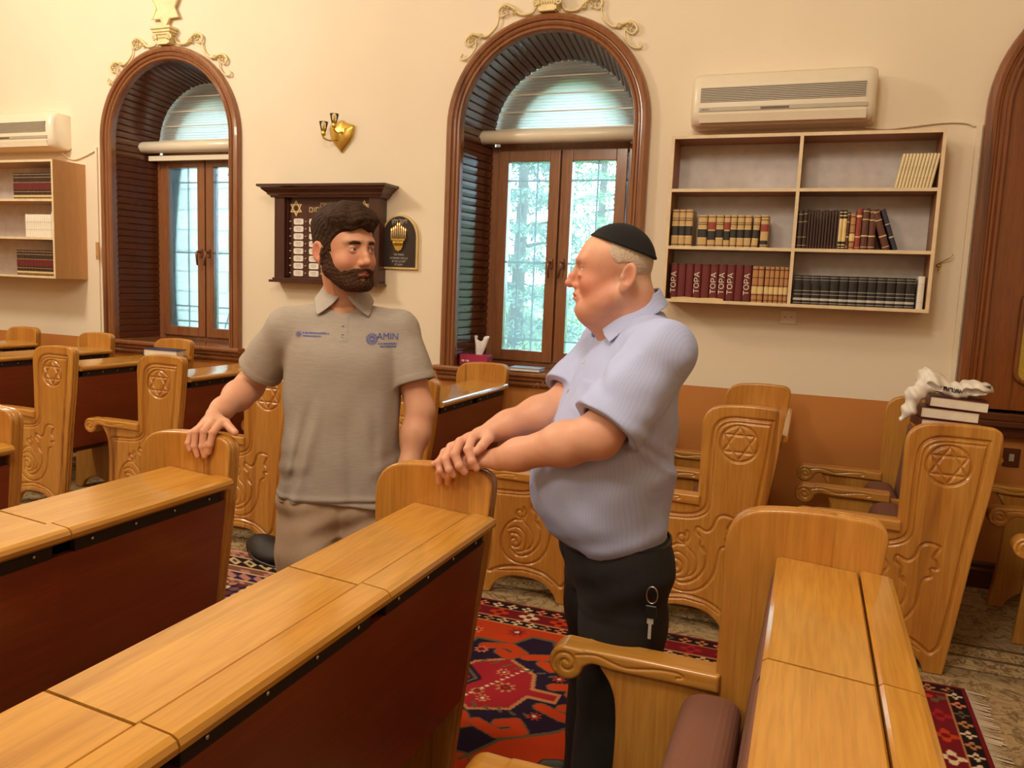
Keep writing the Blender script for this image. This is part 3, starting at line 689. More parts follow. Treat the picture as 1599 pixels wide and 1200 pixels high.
# ============================================================ outside
M['lawn'] = NT('lawn', 0.95); _t = M['lawn']; _v = _t.coords(); _t.base(_t.ramp(_t.noise(_v, 5, 5, 0.7), [(0.3, srgb(70, 104, 66)), (0.5, srgb(100, 138, 88)), (0.75, srgb(136, 168, 116))])); M['lawn'] = _t.m
def stone_mat():
    t = NT('pale_stone_blocks', 0.9); v = t.coords(); br = t.n('ShaderNodeTexBrick'); br.inputs['Scale'].default_value = 1.0
    for k, a in (('Color1', srgb(216, 216, 208)), ('Color2', srgb(196, 198, 192)), ('Mortar', srgb(150, 152, 150))): br.inputs[k].default_value = a
    br.inputs['Brick Width'].default_value = 0.42; br.inputs['Row Height'].default_value = 0.26; br.inputs['Mortar Size'].default_value = 0.012
    mp = t.n('ShaderNodeMapping'); mp.inputs['Rotation'].default_value = (PI/2, 0, 0); t.l(v, mp.inputs[0]); 
    nz = t.n('ShaderNodeTexNoise'); nz.inputs['Scale'].default_value = 3; t.l(mp.outputs[0], nz.inputs['Vector']); va = t.n('ShaderNodeVectorMath', operation='MULTIPLY_ADD'); t.l(nz.outputs[1], va.inputs[0]); va.inputs[1].default_value = (0.05, 0.05, 0); t.l(mp.outputs[0], va.inputs[2])
    t.l(va.outputs[0], br.inputs['Vector']); t.base(br.outputs[0]); return t.m
M['stone'] = stone_mat()
o = mk('ground_outside', [(-40, W+WT, -0.4), (30, W+WT, -0.4), (30, 60, 1.6), (-40, 60, 1.6)], [(0, 1, 2, 3)], M['lawn']); struct(o)
b = MB(); b.box(-12.5, -5.2, 8.2, 8.6, -0.4, 6.0); tag(b.build('stone_wall', M['stone']), 'pale stone block wall outside the left window', 'wall'); 
def leaf_mat(name, a, b_):
    t = NT(name, 0.7); oi = t.n('ShaderNodeNewGeometry'); t.base(t.ramp(oi.outputs['Random Per Island'], [(0.0, a), (1.0, b_)])); return t.m
M['leafA'] = leaf_mat('fir_needles', srgb(80, 112, 98), srgb(140, 168, 150)); M['leafB'] = leaf_mat('broad_leaves', srgb(92, 134, 92), srgb(150, 180, 128)); M['bark'] = plain('bark', srgb(96, 84, 70), 0.9)  # leaf colours paled to put the outdoor haze into them
def foliage(name, n, fn, size, mat, parent, seed):
    r = np.random.RandomState(seed); P = fn(r, n); d = r.normal(size=(n, 3)); d /= np.linalg.norm(d, axis=1)[:, None]; e = np.cross(d, r.normal(size=(n, 3))); e /= np.linalg.norm(e, axis=1)[:, None]
    s = size*(0.6+0.8*r.rand(n, 1)); V = np.stack([P-d*s, P+e*s*0.35, P+d*s, P-e*s*0.35], 1).reshape(-1, 3); F = np.arange(4*n).reshape(-1, 4)
    me = np_mesh(name, V, F); me.polygons.foreach_set('use_smooth', np.zeros(len(F), bool)); return add_obj(name, me, mat, parent)
def tree(loc, h, rad, n, label, seed, mat='leafA', size=0.045, droop=True):
    t = thing('garden_tree', label, 'tree', loc)
    bb = MB(); bb.tube([(0, 0, 0), (0.05, 0, h*0.5), (0, 0, h)], [0.13, 0.08, 0.02], 8)
    r = random.Random(seed)
    for k in range(16):
        a = r.random()*6.28; z = h*(0.1+0.8*k/16); L = rad*(1-z/h*0.6); bb.tube([(0, 0, z), (L*0.5*math.cos(a), L*0.5*math.sin(a), z+0.1), (L*math.cos(a), L*math.sin(a), z-0.25*L)], [0.035, 0.02, 0.006], 5)
    bb.build('trunk', M['bark'], t)
    def fn(r_, n_):
        u = r_.rand(n_); z = h*(0.02+0.98*u); a = r_.randint(0, 26, n_)*2.4+r_.normal(0, 0.16, n_); L = rad*(1-u*0.65)*np.sqrt(r_.rand(n_)); z = np.round(z*2.2)/2.2+r_.normal(0, 0.05, n_)-0.22*L
        return np.stack([L*np.cos(a), L*np.sin(a), np.maximum(z, 0.02)], 1)
    foliage('foliage', n, fn, size, M[mat], t, seed); return t
tree((-4.1, 11.0, 0.2), 5.5, 1.2, 16000, 'conifer with drooping branches seen in the left pane of the centre window', 3)
tree((-1.6, 10.2, 0.1), 6.0, 1.1, 16000, 'taller conifer seen in the right pane of the centre window', 5)
tree((-4.6, 17.5, 0.5), 7.0, 2.2, 12000, 'pale green leafy tree farther off in the garden', 8, 'leafB', 0.07)
def bush(loc, rx, rz, n, label, seed):
    t = thing('garden_bush', label, 'bush', loc, 0, 'low garden bushes outside the centre window')
    def fn(r_, n_):
        p = r_.normal(size=(n_, 3)); p /= np.linalg.norm(p, axis=1)[:, None]; p *= (0.75+0.25*r_.rand(n_, 1)); p[:, 2] = np.abs(p[:, 2]); return p*np.array([rx, rx*0.7, rz])
    foliage('foliage', n*2, fn, 0.045, M['leafB'], t, seed)
    bb = MB(); bb.tube([(0, 0, 0), (0, 0, rz*0.8)], 0.03, 6); bb.build('stem', M['bark'], t); return t
bush((-3.0, 8.6, -0.25), 0.7, 1.2, 3000, 'green bush low behind the left pane of the centre window', 11)
bush((-1.5, 7.6, -0.3), 0.6, 1.1, 3000, 'green bush low behind the right pane of the centre window', 12)
bush((-5.6, 13.8, 0.1), 1.2, 1.3, 3500, 'wide bush farther back on the lawn', 13)
# ============================================================ things on the window wall
def aircon(x0, x1, z0, z1, label, cable_to):
    D = 0.19; c = (x0+x1)/2; L = x1-x0; H = z1-z0
    t = thing('air_conditioner', label, 'air conditioner', (c, W, z0), 0, None)
    # body: rounded cross-section extruded, rounded ends
    prof = [(0, 0.02), (-0.02, 0.0), (-0.10, 0.0), (-0.15, 0.012), (-0.178, 0.04), (-0.188, 0.08), (-0.19, 0.17), (-0.182, 0.235), (-0.165, 0.268), (-0.13, H), (0, H)]
    bb = MB(); vs = []; xs = [-L/2, -L/2+0.012, -L/2+0.03, -L/2+0.06, L/2-0.06, L/2-0.03, L/2-0.012, L/2]; ss = [0.80, 0.90, 0.965, 1.0, 1.0, 0.965, 0.90, 0.80]
    for x, s in zip(xs, ss): vs += [(x, y*s, H/2+(z-H/2)*(0.5+0.5*s)) for y, z in prof]
    m = len(prof); bb.add(vs, [(i*m+k, (i+1)*m+k, (i+1)*m+k+1, i*m+k+1) for i in range(len(xs)-1) for k in range(m-1)]+[tuple(range(m)), tuple((len(xs)-1)*m+k for k in range(m))[::-1]])
    o = bb.build('housing', M['ac_white'], t, smooth=True)
    try:
        for p in o.data.polygons: p.use_smooth = True
        md = o.modifiers.new('es', 'EDGE_SPLIT'); md.split_angle = math.radians(50)
    except Exception: pass
    bb = MB(); gx0, gx1 = -L/2+0.055, L/2-0.055
    bb.box(gx0, gx1, -0.1905, -0.185, 0.128, 0.208, 1)
    for k in range(9): bb.box(gx0, gx1, -0.194, -0.188, 0.129+k*0.0092, 0.1345+k*0.0092, 0)
    bb.build('intake_grille', [M['ac_grey'], M['ac_dark']], t)
    bb = MB(); bb.box(gx0-0.005, gx1+0.015, -0.1925, -0.185, 0.078, 0.100, 0, 0.002); o = bb.build('display_strip', M['ac_grey'], t)
    g = MB(); g.box(-0.10, 0.05, -0.1945, -0.190, 0.082, 0.094, 0, 0.001); g.build('display_window', M['ac_dark'], o)
    ticks('maker_mark', 0.045, 0.008, M['ac_dark'], o, (gx0+0.03, -0.1932, 0.089), (PI/2, 0, 0), 4)
    bb = MB(); bb.box(gx0-0.002, gx1+0.012, -0.187, -0.150, 0.022, 0.070, 0, 0.003, Matrix.Rotation(0.28, 3, 'X')); bb.build('air_flap', M['ac_white'], t)
    return t
aircon(-0.742, 0.228, 2.50, 2.795, 'cream wall air conditioner above the right bookcase', None)
aircon(-6.72, -5.72, 2.49, 2.785, 'cream wall air conditioner at the far left above the left bookcase', None)
def cable(pts, label, r=0.006):
    bb = MB(); bb.tube([tuple(p) for p in cr(pts, 6)], r, 6); return tag(bb.build('cable', M['ac_white']), label, 'cable')
cable([(0.18, W-0.03, 2.50), (0.30, W-0.012, 2.49), (0.42, W-0.012, 2.50), (0.58, W-0.01, 2.515), (0.68, W-0.01, 2.51), (0.725, W-0.01, 2.49)], 'thin cream cable running from the right air conditioner to the corner trunking')
cable([(-5.80, W-0.03, 2.49), (-5.74, W-0.012, 2.44), (-5.66, W-0.012, 2.43), (-5.55, W-0.01, 2.46), (-5.44, W-0.01, 2.50)], 'thin cream cable running from the left air conditioner towards the window')
b = MB(); b.box(0.735, 0.762, W-0.018, W+0.005, 0.98, 2.50, 0, 0.003); tag(b.build('cable_trunking', M['wall']), 'cream vertical cable trunking between the right bookcase and the arched wooden unit', 'cable trunking')
b = MB(); b.box(-5.455, -5.435, W-0.016, W+0.005, 1.0, 2.52, 0, 0.003); tag(b.build('cable_trunking', M['wall']), 'cream vertical cable trunking left of the left window', 'cable trunking')
t = thing('wall_socket', 'cream wall socket just below the right bookcase', 'socket', (-0.125, W, 1.44)); b = MB(); b.box(-0.045, 0.045, -0.012, 0.002, -0.04, 0.04, 0, 0.006); b.build('face_plate', M['ac_white'], t)
b = MB()
for sx in (-0.018, 0.018): b.lathe([(0, -0.0135), (0.0035, -0.0135), (0.0035, -0.011), (0, -0.011)], (sx, 0, 0), 8, 0, axis=1)
b.build('pin_holes', M['dark'], t)
t = thing('light_switch', 'small cream wall plate on the orange dado right of the carved pew', 'switch', (1.07, W, 0.745)); b = MB(); b.box(-0.04, 0.04, -0.012, 0.002, -0.05, 0.05, 0, 0.006); b.build('face_plate', M['dark_trim'], t)
b = MB(); b.box(-0.012, 0.012, -0.018, -0.010, -0.02, 0.02, 0, 0.003); b.build('rocker', M['ac_grey'], t)
t = thing('wall_hook', 'small twisted brass hook on the wall right of the bookcase', 'hook', (0.655, W, 1.79)); b = MB()
b.tube([(-0.03, -0.006, -0.05), (-0.035, -0.03, -0.06), (-0.025, -0.04, -0.045)], 0.003, 6); b.tube([(-0.03, -0.008, -0.02), (0.0, -0.02, 0.0), (0.02, -0.035, 0.012), (0.03, -0.03, 0.03)], 0.003, 6); b.lathe([(0, -0.008), (0.012, -0.008), (0.010, 0), (0, 0)], (-0.03, 0, -0.03), 10, 0, axis=1); b.build('hook_wire', M['brass'], t)
t = thing('latch_plate', 'small wooden latch plate on the casing of the left window', 'latch', (-5.415, W-0.045, 1.70)); b = MB(); b.box(-0.012, 0.020, -0.008, 0.0, -0.07, 0.07, 0, 0.003); b.build('plate', M['shelf_wood'], t); b = MB(); b.lathe([(0, -0.013), (0.005, -0.013), (0.005, -0.007), (0, -0.007)], (0.004, 0, -0.045), 8, 0, axis=1); b.build('screw', M['steel'], t)

# ---- bookcases
def bookcase(x0, x1, z0, z1, D, xm, zs, label, wide_side=False):
    t = thing('wall_bookcase', label, 'bookcase', ((x0+x1)/2, W, z0)); o = ((x0+x1)/2, W, z0)
    def part(n, boxes, mats):
        bb = MB()
        for (a, b_, c_, d, e, f, mi) in boxes: bb.box(a-o[0], b_-o[0], c_-W, d-W, e-z0, f-z0, mi)
        return bb.build(n, mats, t)
    T = 0.018; ms = [M['shelf_in'], M['shelf_edge']] if not wide_side else [M['shelf_wood'], M['shelf_edge']]
    def panel(n, a, b_, e, f): 
        part(n, [(a, b_, W-D+0.002, W, e, f, 0), (a, b_, W-D, W-D+0.002, e, f, 1)], ms)
    panel('side_panel', x0, x0+T, z0, z1); panel('side_panel', x1-T, x1, z0, z1); panel('top_panel', x0+T, x1-T, z1-T, z1); panel('bottom_panel', x0+T, x1-T, z0, z0+T)
    if xm: panel('middle_panel', xm-T/2, xm+T/2, z0+T, z1-T)
    for z in zs:
        if xm: panel('shelf', x0+T, xm-T/2, z-T/2, z+T/2); panel('shelf', xm+T/2, x1-T, z-T/2, z+T/2)
        else: panel('shelf', x0+T, x1-T, z-T/2, z+T/2)
    part('back_panel', [(x0+T, x1-T, W-0.006, W, z0+T, z1-T, 0)], [M['shelf_back']])
    return t
SZ = [1.815, 2.138]
bookcase(-0.827, 0.572, 1.502, 2.442, 0.23, -0.125, SZ, 'open white-backed wall bookcase with six compartments under the right air conditioner')
bookcase(-7.05, -5.575, 1.468, 2.385, 0.30, None, [1.778, 2.075], 'beech wall bookcase at the far left edge of the photo', True)
M['gilt'] = plain('gilt_print', srgb(226, 200, 140), 0.4, metal=0.25); M['silver_print'] = plain('silver_print', srgb(200, 198, 192), 0.4, metal=0.3); M['page'] = plain('book_pages', srgb(232, 224, 208), 0.8)
BC = {}
def bcol(k, c, r=0.45):
    if k not in BC: BC[k] = plain('book_cloth_'+k, c, r, var=0.05)
    return BC[k]
def book(x0, x1, z0, h, d, style, label, group, yf, lean=0.0, lean_x=None):
    """standing book, spine towards the room. bands per style"""
    wd = x1-x0; t = thing('book', label, 'book', ((x0+x1)/2, yf, z0), 0, group)
    if lean: t.rotation_euler = (0, lean, 0)
    st = STY[style]; cov = st['c']; b = MB(); cv = 0.003; w2 = wd/2
    # cover: two boards and a rounded spine
    n = 6; rs = [(-w2*math.cos(PI*k/n), -0.006*math.sin(PI*k/n)) for k in range(n+1)]
    pl = rs+[(w2, d), (w2-cv, d), (w2-cv, 0.006), (-w2+cv, 0.006), (-w2+cv, d), (-w2, d)]
    b.prism(pl, 0, h, axis=2, mi=0)
    mats = [cov]+[m for m in st.get('m', [])]
    for (za, zb, mi) in st.get('b', []):
        ex = 0.0012; rs2 = [(-(w2+ex)*math.cos(PI*k/n), -0.006*math.sin(PI*k/n)-ex) for k in range(n+1)]
        b.prism(rs2+[(w2-0.001, 0.004), (-w2+0.001, 0.004)], za*h, zb*h, axis=2, mi=mi)
    b.build('cover', mats, t)
    p = MB(); p.box(-w2+cv+0.0003, w2-cv-0.0003, 0.0065, d-0.004, 0.004, h-0.004); p.build('page_block', M['page'], t)
    if 'text' in st:
        s, sz, zz, m_ = st['text']; text('spine_title', s, sz, m_, t, (0, -0.0078, h*zz), (PI/2, -PI/2, 0), sx=1.15)
    return t
gl, sv = M['gilt'], M['silver_print']
tan = bcol('tan', srgb(206, 172, 116)); blk = bcol('black', srgb(34, 28, 26)); mar = bcol('maroon', srgb(104, 28, 30)); drk = bcol('dark_brown', srgb(58, 34, 26)); brn = bcol('brown', srgb(92, 50, 34)); red = bcol('red', srgb(150, 58, 40))
mtan = bcol('marbled_tan', srgb(186, 134, 84)); crm = bcol('cream', srgb(228, 212, 170)); wht = bcol('white', srgb(236, 230, 216)); nvy = bcol('navy', srgb(48, 44, 62))
STY = {
 'tanblack': dict(c=tan, m=[blk, gl], b=[(0.04, 0.06, 1), (0.26, 0.29, 2), (0.29, 0.55, 1), (0.56, 0.58, 2), (0.70, 0.72, 1), (0.76, 0.775, 1), (0.93, 0.95, 1)]),
 'tanred': dict(c=tan, m=[blk, red], b=[(0.04, 0.06, 1), (0.22, 0.50, 1), (0.55, 0.78, 2), (0.93, 0.95, 1)]),
 'tantitle': dict(c=tan, m=[blk, red], b=[(0.04, 0.06, 1), (0.10, 0.22, 1), (0.50, 0.72, 2), (0.84, 0.86, 1), (0.93, 0.95, 1)]),
 'thin': dict(c=drk, m=[brn], b=[(0.05, 0.07, 1), (0.90, 0.93, 1)]),
 'thick': dict(c=drk, m=[gl], b=[(0.08, 0.09, 1), (0.30, 0.31, 1), (0.70, 0.71, 1), (0.90, 0.91, 1)]),
 'goldspine': dict(c=blk, m=[gl], b=[(0.04, 0.06, 1), (0.10, 0.13, 1), (0.2, 0.78, 1), (0.84, 0.87, 1), (0.93, 0.95, 1)]),
 'red': dict(c=red, m=[gl], b=[(0.05, 0.06, 1), (0.3, 0.33, 1), (0.8, 0.85, 1)]),
 'brown': dict(c=brn, m=[gl], b=[(0.06, 0.075, 1), (0.32, 0.35, 1), (0.72, 0.74, 1), (0.92, 0.935, 1)]),
 'navy': dict(c=nvy, m=[sv], b=[(0.3, 0.33, 1), (0.62, 0.64, 1)]),
 'mtan': dict(c=mtan, m=[brn, gl], b=[(0.05, 0.07, 1), (0.20, 0.22, 1), (0.24, 0.44, 2), (0.46, 0.48, 1), (0.68, 0.70, 1), (0.90, 0.93, 1)]),
 'maroon': dict(c=mar, m=[drk], b=[(0.02, 0.035, 1), (0.95, 0.965, 1)]),
 'topa': dict(c=mar, m=[drk], b=[(0.02, 0.035, 1), (0.95, 0.965, 1)], text=('ТОРА', 0.040, 0.47, wht)),
 'silver': dict(c=blk, m=[sv], b=[(0.05, 0.065, 1), (0.14, 0.22, 1), (0.34, 0.355, 1), (0.46, 0.475, 1), (0.84, 0.85, 1), (0.93, 0.94, 1)]),
 'cream': dict(c=crm, m=[gl], b=[(0.3, 0.32, 1), (0.6, 0.61, 1)]),
 'white': dict(c=wht, m=[sv], b=[(0.2, 0.21, 1), (0.75, 0.76, 1)]),
 'whitebox': dict(c=wht, m=[gl], b=[(0.33, 0.345, 1), (0.66, 0.675, 1)]),
 'talmud': dict(c=drk, m=[gl, mar], b=[(0.04, 0.05, 1), (0.08, 0.16, 1), (0.28, 0.29, 1), (0.36, 0.62, 2), (0.63, 0.64, 1), (0.82, 0.83, 1), (0.93, 0.94, 1)]),
}
YF = W-0.20; Z0, Z1, Z2 = 1.502+0.018, 1.815+0.009, 2.138+0.009
ORD = ['first', 'second', 'third', 'fourth', 'fifth', 'sixth', 'seventh', 'eighth', 'ninth', 'tenth', 'eleventh', 'twelfth', 'thirteenth', 'fourteenth', 'fifteenth', 'sixteenth', 'seventeenth']
ml = [(-0.800, -0.761, 0), (-0.759, -0.724, 0), (-0.722, -0.683, 0), (-0.650, -0.600, 1), (-0.595, -0.552, 2), (-0.549, -0.508, 1), (-0.505, -0.472, 2), (-0.469, -0.436, 1), (-0.432, -0.395, 1), (-0.392, -0.356, 1), (-0.352, -0.318, 1), (-0.305, -0.265, 3)]
for i, (a, c_, k) in enumerate(ml):
    if k == 0: book(a, c_, Z1, 0.208, 0.15, 'tanblack', 'tall tan book with black spine label, %s from the left, middle left compartment' % ORD[i], 'tan and black set, middle left compartment', YF)
    elif k == 3: book(a, c_, Z1, 0.180, 0.13, 'tantitle', 'tan book with red label standing alone at the right end of the middle left compartment', 'tan and black set, middle left compartment', YF)
    else: book(a, c_, Z1, 0.178, 0.14, 'tanred' if k == 2 else 'tanblack', 'shorter tan book with %s label, %s from the left, middle left compartment' % ('red and black' if k == 2 else 'black', ORD[i]), 'tan and black set, middle left compartment', YF, lean=(0.06 if i == 10 else 0))
GM = 'books in the middle right compartment'
x = -0.112
for i in range(13):
    wd = [0.026, 0.022, 0.014, 0.014, 0.013, 0.013, 0.014, 0.013, 0.014, 0.013, 0.014, 0.015, 0.018][i]
    book(x, x+wd, Z1, 0.205+0.006*((i*7) % 3)/2, 0.14, 'thin' if i > 1 else 'thick', '%s dark brown book, %s from the left, middle right compartment' % ('thin' if i > 1 else 'thicker', ORD[i]), GM, YF); x += wd+0.0015
for a, c_, s, h, lb in [(0.096, 0.116, 'goldspine', 0.21, 'black book with gold spine lettering, left of a pair, middle right compartment'), (0.118, 0.137, 'goldspine', 0.21, 'black book with gold spine lettering, right of a pair, middle right compartment'), (0.139, 0.152, 'brown', 0.20, 'slim brown book beside the gold lettered pair'),
        (0.155, 0.181, 'mtan', 0.19, 'marbled tan book standing left of the red book'), (0.184, 0.210, 'red', 0.215, 'only red book in the middle right compartment'), (0.213, 0.246, 'brown', 0.22, 'brown ribbed book just right of the red book'), (0.249, 0.282, 'brown', 0.215, 'brown ribbed book, last upright one before the leaning pair')]:
    book(a, c_, Z1, h, 0.15, s, lb, GM, YF)
book(0.325, 0.361, Z1+0.004, 0.22, 0.15, 'brown', 'dark brown book leaning left, left of the leaning pair', GM, YF, lean=-0.33)
book(0.374, 0.398, Z1+0.003, 0.225, 0.15, 'navy', 'navy book leaning left against the dark brown one', GM, YF, lean=-0.35)
bl = [-0.788, -0.747, -0.701, -0.657, -0.612, -0.564, -0.517, -0.471, -0.423, -0.379, -0.333]
for i in range(10):
    tp = i in (0, 3, 5, 6, 7, 9); book(bl[i], bl[i+1]-0.002, Z0, 0.207, 0.15, 'topa' if tp else 'maroon', 'maroon book %s, %s from the left, bottom left compartment' % ('with white spine title' if tp else 'with plain spine', ORD[i]), 'maroon set in the bottom left compartment', YF)
for i, (a, c_) in enumerate([(-0.330, -0.299), (-0.297, -0.268), (-0.262, -0.238), (-0.236, -0.213), (-0.210, -0.186), (-0.183, -0.160), (-0.158, -0.137)]):
    book(a, c_, Z0, 0.200, 0.14, 'mtan', 'slim marbled tan book, %s of the tan ones in the bottom left compartment' % ORD[i], 'marbled tan set in the bottom left compartment', YF)
for i in range(13): 
    a = -0.106+0.0468*i; book(a, a+0.0445, Z0, 0.160, 0.12, 'silver', 'black book with silver spine ornament, %s from the left, bottom right compartment' % ORD[i], 'black and silver set in the bottom right compartment', YF)
book(0.512, 0.544, Z0, 0.172, 0.12, 'white', 'white book at the right end of the black and silver set', 'books in the bottom right compartment', YF)
for i in range(11): 
    book(0.352+0.0162*i, 0.352+0.0162*i+0.0145, Z2+0.001, 0.178, 0.12, 'cream', 'thin cream booklet leaning right, %s from the left on the top right shelf' % ORD[i], 'cream booklets on the top right shelf', YF, lean=0.16)
b = MB(); b.prism([(-0.775, Z0), (-0.48, Z0), (-0.48, Z0+0.009), (-0.53, Z0+0.014), (-0.62, Z0+0.010), (-0.70, Z0+0.014), (-0.775, Z0+0.009)], W-0.222, W-0.210); tag(b.build('carved_strip', M['gilt']), 'thin gold strip lying in front of the maroon books', 'strip')
YL = W-0.262; L0, L1_, L2 = 1.468+0.018, 1.778+0.009, 2.075+0.009
for i in range(13): a = -6.03+0.0325*i; book(a-0.02, a+0.0105, L2, 0.205, 0.16, 'talmud', 'dark gold-banded book, %s from left, top shelf of the left bookcase' % ORD[i], 'dark set on the top shelf of the left bookcase', YL)
for i in range(12): a = -5.93+0.0235*i; book(a, a+0.0220, L1_, 0.180, 0.13, 'whitebox', 'white gold-lined booklet, %s from left, middle shelf of left bookcase' % ORD[i], 'white booklets in the left bookcase', YL)
book(-5.645, -5.612, L1_, 0.200, 0.13, 'white', 'taller white booklet at the right end of the white row in the left bookcase', 'white booklets in the left bookcase', YL)
for i in range(13): a = -6.04+0.0325*i; book(a, a+0.0305, L0, 0.200, 0.16, 'talmud', 'dark gold-banded book, %s from left, bottom shelf of the left bookcase' % ORD[i], 'dark set on the bottom shelf of the left bookcase', YL)
book(-5.612, -5.597, L0, 0.195, 0.14, 'white', 'slim white book closing the bottom row of the left bookcase', 'books on the bottom shelf of the left bookcase', YL)

# ---- memorial board
M['board_wood'] = wood('memorial_board_wood', srgb(84, 46, 36), srgb(70, 36, 28), srgb(44, 22, 18), 2, 0, 0.7, rough=0.3, coat=0.4, streak=0.2)
t = thing('memorial_board', 'dark wooden memorial board with cornice and rows of small white name plates', 'memorial board', (-3.23, W, 1.53)); ox, oz = -3.23, 1.53
def pb(n, boxes, mat, par=None, bev=0.0):
    bb = MB()
    for q in boxes: bb.box(q[0]-ox, q[1]-ox, q[2], q[3], q[4]-oz, q[5]-oz, 0, bev)
    return bb.build(n, mat, par or t)
pb('back_board', [(-3.65, -2.81, -0.055, 0.0, 1.535, 2.12)], M['board_wood'])
pb('frame_stile', [(-3.66, -3.575, -0.10, -0.0, 1.535, 2.12)], M['board_wood'], bev=0.006); pb('frame_stile', [(-2.885, -2.80, -0.10, -0.0, 1.535, 2.12)], M['board_wood'], bev=0.006)
pb('frame_bead', [(-3.572, -3.560, -0.075, -0.05, 1.56, 2.105), (-2.90, -2.888, -0.075, -0.05, 1.56, 2.105), (-2.955, -2.948, -0.062, -0.05, 1.56, 1.96)], M['board_wood'])
bb = MB()
pr = [(0, 0), (0.012, 0.0), (0.018, 0.012), (0.030, 0.018), (0.034, 0.030), (0.060, 0.052), (0.064, 0.062), (0.085, 0.070), (0.085, 0.085), (0, 0.085)]   # outward, up
def cornice(x0, x1, yf, z):
    vs = []
    for (o_, h_) in pr: vs += [(x0-o_-ox, 0.0, z+h_-oz), (x0-o_-ox, yf-o_, z+h_-oz), (x1+o_-ox, yf-o_, z+h_-oz), (x1+o_-ox, 0.0, z+h_-oz)]
    n = len(pr); fs = [(i*4+k, i*4+k+1, (i+1)*4+k+1, (i+1)*4+k) for i in range(n-1) for k in range(3)]+[(0, 1, 2, 3)]
    bb.add(vs, fs)
cornice(-3.665, -2.795, -0.105, 2.115); bb.build('cornice', M['board_wood'], t)
pb('base_moulding', [(-3.69, -2.79, -0.125, 0.0, 1.515, 1.533), (-3.67, -2.80, -0.11, 0.0, 1.533, 1.548)], M['board_wood'], bev=0.003)
def star(cx, cz, r, y, mat, par, name, wl=0.012, holes=True):
    bb = MB()
    for s0 in (PI/2, -PI/2):
        P = [(cx+r*math.cos(s0+2*PI*k/3), cz+r*math.sin(s0+2*PI*k/3)) for k in range(3)]; c_ = (cx, cz); k_ = 1-wl/(r*0.5)
        Q = [(cx+(p[0]-cx)*k_, cz+(p[1]-cz)*k_) for p in P]
        for i in range(3): j = (i+1) % 3; bb.prism([P[i], P[j], Q[j], Q[i]], y-0.003-0.001*(s0 > 0), y)
    return bb.build(name, mat, par)
star(-3.505-ox, 2.045-oz, 0.058, -0.055, M['gilt'], t, 'gold_star', 0.009); star(-2.945-ox, 2.047-oz, 0.058, -0.055, M['gilt'], t, 'gold_star', 0.009)
R0 = (PI/2, 0, 0)
text('title_line', 'תמשנ רכזל', 0.030, M['gilt'], t, (-3.235-ox, -0.057, 2.075-oz), R0); text('title_line', 'םוחלת ו״י', 0.058, M['gilt'], t, (-3.285-ox, -0.057, 2.035-oz), R0); text('title_line', '׳ג״פש', 0.034, M['gilt'], t, (-3.285-ox, -0.057, 1.990-oz), R0)
M['plate'] = plain('white_name_plate', srgb(236, 230, 222), 0.4); M['plate_ink'] = plain('grey_engraving', srgb(150, 138, 128), 0.6)
pl = roundpoly([(-0.041, -0.021, 0.014), (0.041, -0.021, 0.014), (0.041, 0.021, 0.014), (-0.041, 0.021, 0.014)]); bb = MB(); bb.prism(pl.tolist(), -0.003, 0.0, mi=0); 
for k, w_ in enumerate((0.03, 0.038, 0.026)): bb.box(-w_/1.6, w_/1.6, -0.0036, -0.003, 0.008-0.009*k, 0.0105-0.009*k, 1)
me_pl = bb.build('name_plate', [M['plate'], M['plate_ink']]); mep = me_pl.data; bpy.data.objects.remove(me_pl)
bb = MB(); bb.lathe([(0, -0.012), (0.003, -0.012), (0.0055, -0.007), (0.006, -0.002), (0.006, 0), (0, 0)], (0, 0, 0), 10, 0, axis=1); o = bb.build('memorial_bulb', M['silver_print']); meb = o.data; bpy.data.objects.remove(o)
for c_ in range(4):
    for r_ in range(8):
        x, z = -3.483+0.131*c_, 1.951-0.0522*r_; link('name_plate', mep, t, (x-ox, -0.055, z-oz)); link('memorial_bulb', meb, t, (x-0.068-ox, -0.055, z-oz))
# ---- candle relief plaque
t = thing('arched_plaque', 'black arched plaque with gold rim and relief of lit candles beside the memorial board', 'plaque', (-2.685, W, 1.64)); 
def archp(hw, zt, zs, z0=0.0, n=16): return [(-hw, z0), (hw, z0)]+[(hw*math.cos(PI*k/n), zs+(zt-zs)*math.sin(PI*k/n)) for k in range(n+1)]
bb = MB(); bb.prism(archp(0.140, 0.372, 0.215), -0.022, 0.0); bb.build('gold_rim', M['gilt'], t)
M['plaque_black'] = plain('black_enamel', srgb(52, 42, 36), 0.35); bb = MB(); bb.prism(archp(0.126, 0.358, 0.215, 0.014), -0.027, -0.015); bb.build('plaque_face', M['plaque_black'], t)
bb = MB(); cx, cz = -0.003, 0.0
bb.prism([(-0.055, 0.205), (0.055, 0.205), (0.050, 0.192), (-0.050, 0.192)], -0.045, -0.024); bb.prism([(-0.042, 0.190), (0.042, 0.190), (0.036, 0.160), (-0.036, 0.160)], -0.042, -0.024); bb.prism([(-0.036, 0.158), (0.036, 0.158), (0.022, 0.132), (0.0, 0.120), (-0.022, 0.132)], -0.038, -0.024)
for k in range(7): x = -0.036+0.012*k; bb.tube([(x, -0.045, 0.19), (x, -0.045, 0.162)], 0.0035, 6)
bb.build('candelabrum', M['brass'], t)
M['candle'] = plain('ivory_candle', srgb(226, 196, 140), 0.5)
def emis(name, col, s):
    m = bpy.data.materials.new(name); m.use_nodes = True; b_ = m.node_tree.nodes['Principled BSDF']; b_.inputs['Base Color'].default_value = col; b_.inputs['Emission Color'].default_value = col; b_.inputs['Emission Strength'].default_value = s; return m
M['flame'] = emis('flame', (1.0, 0.38, 0.10, 1), 3.5)
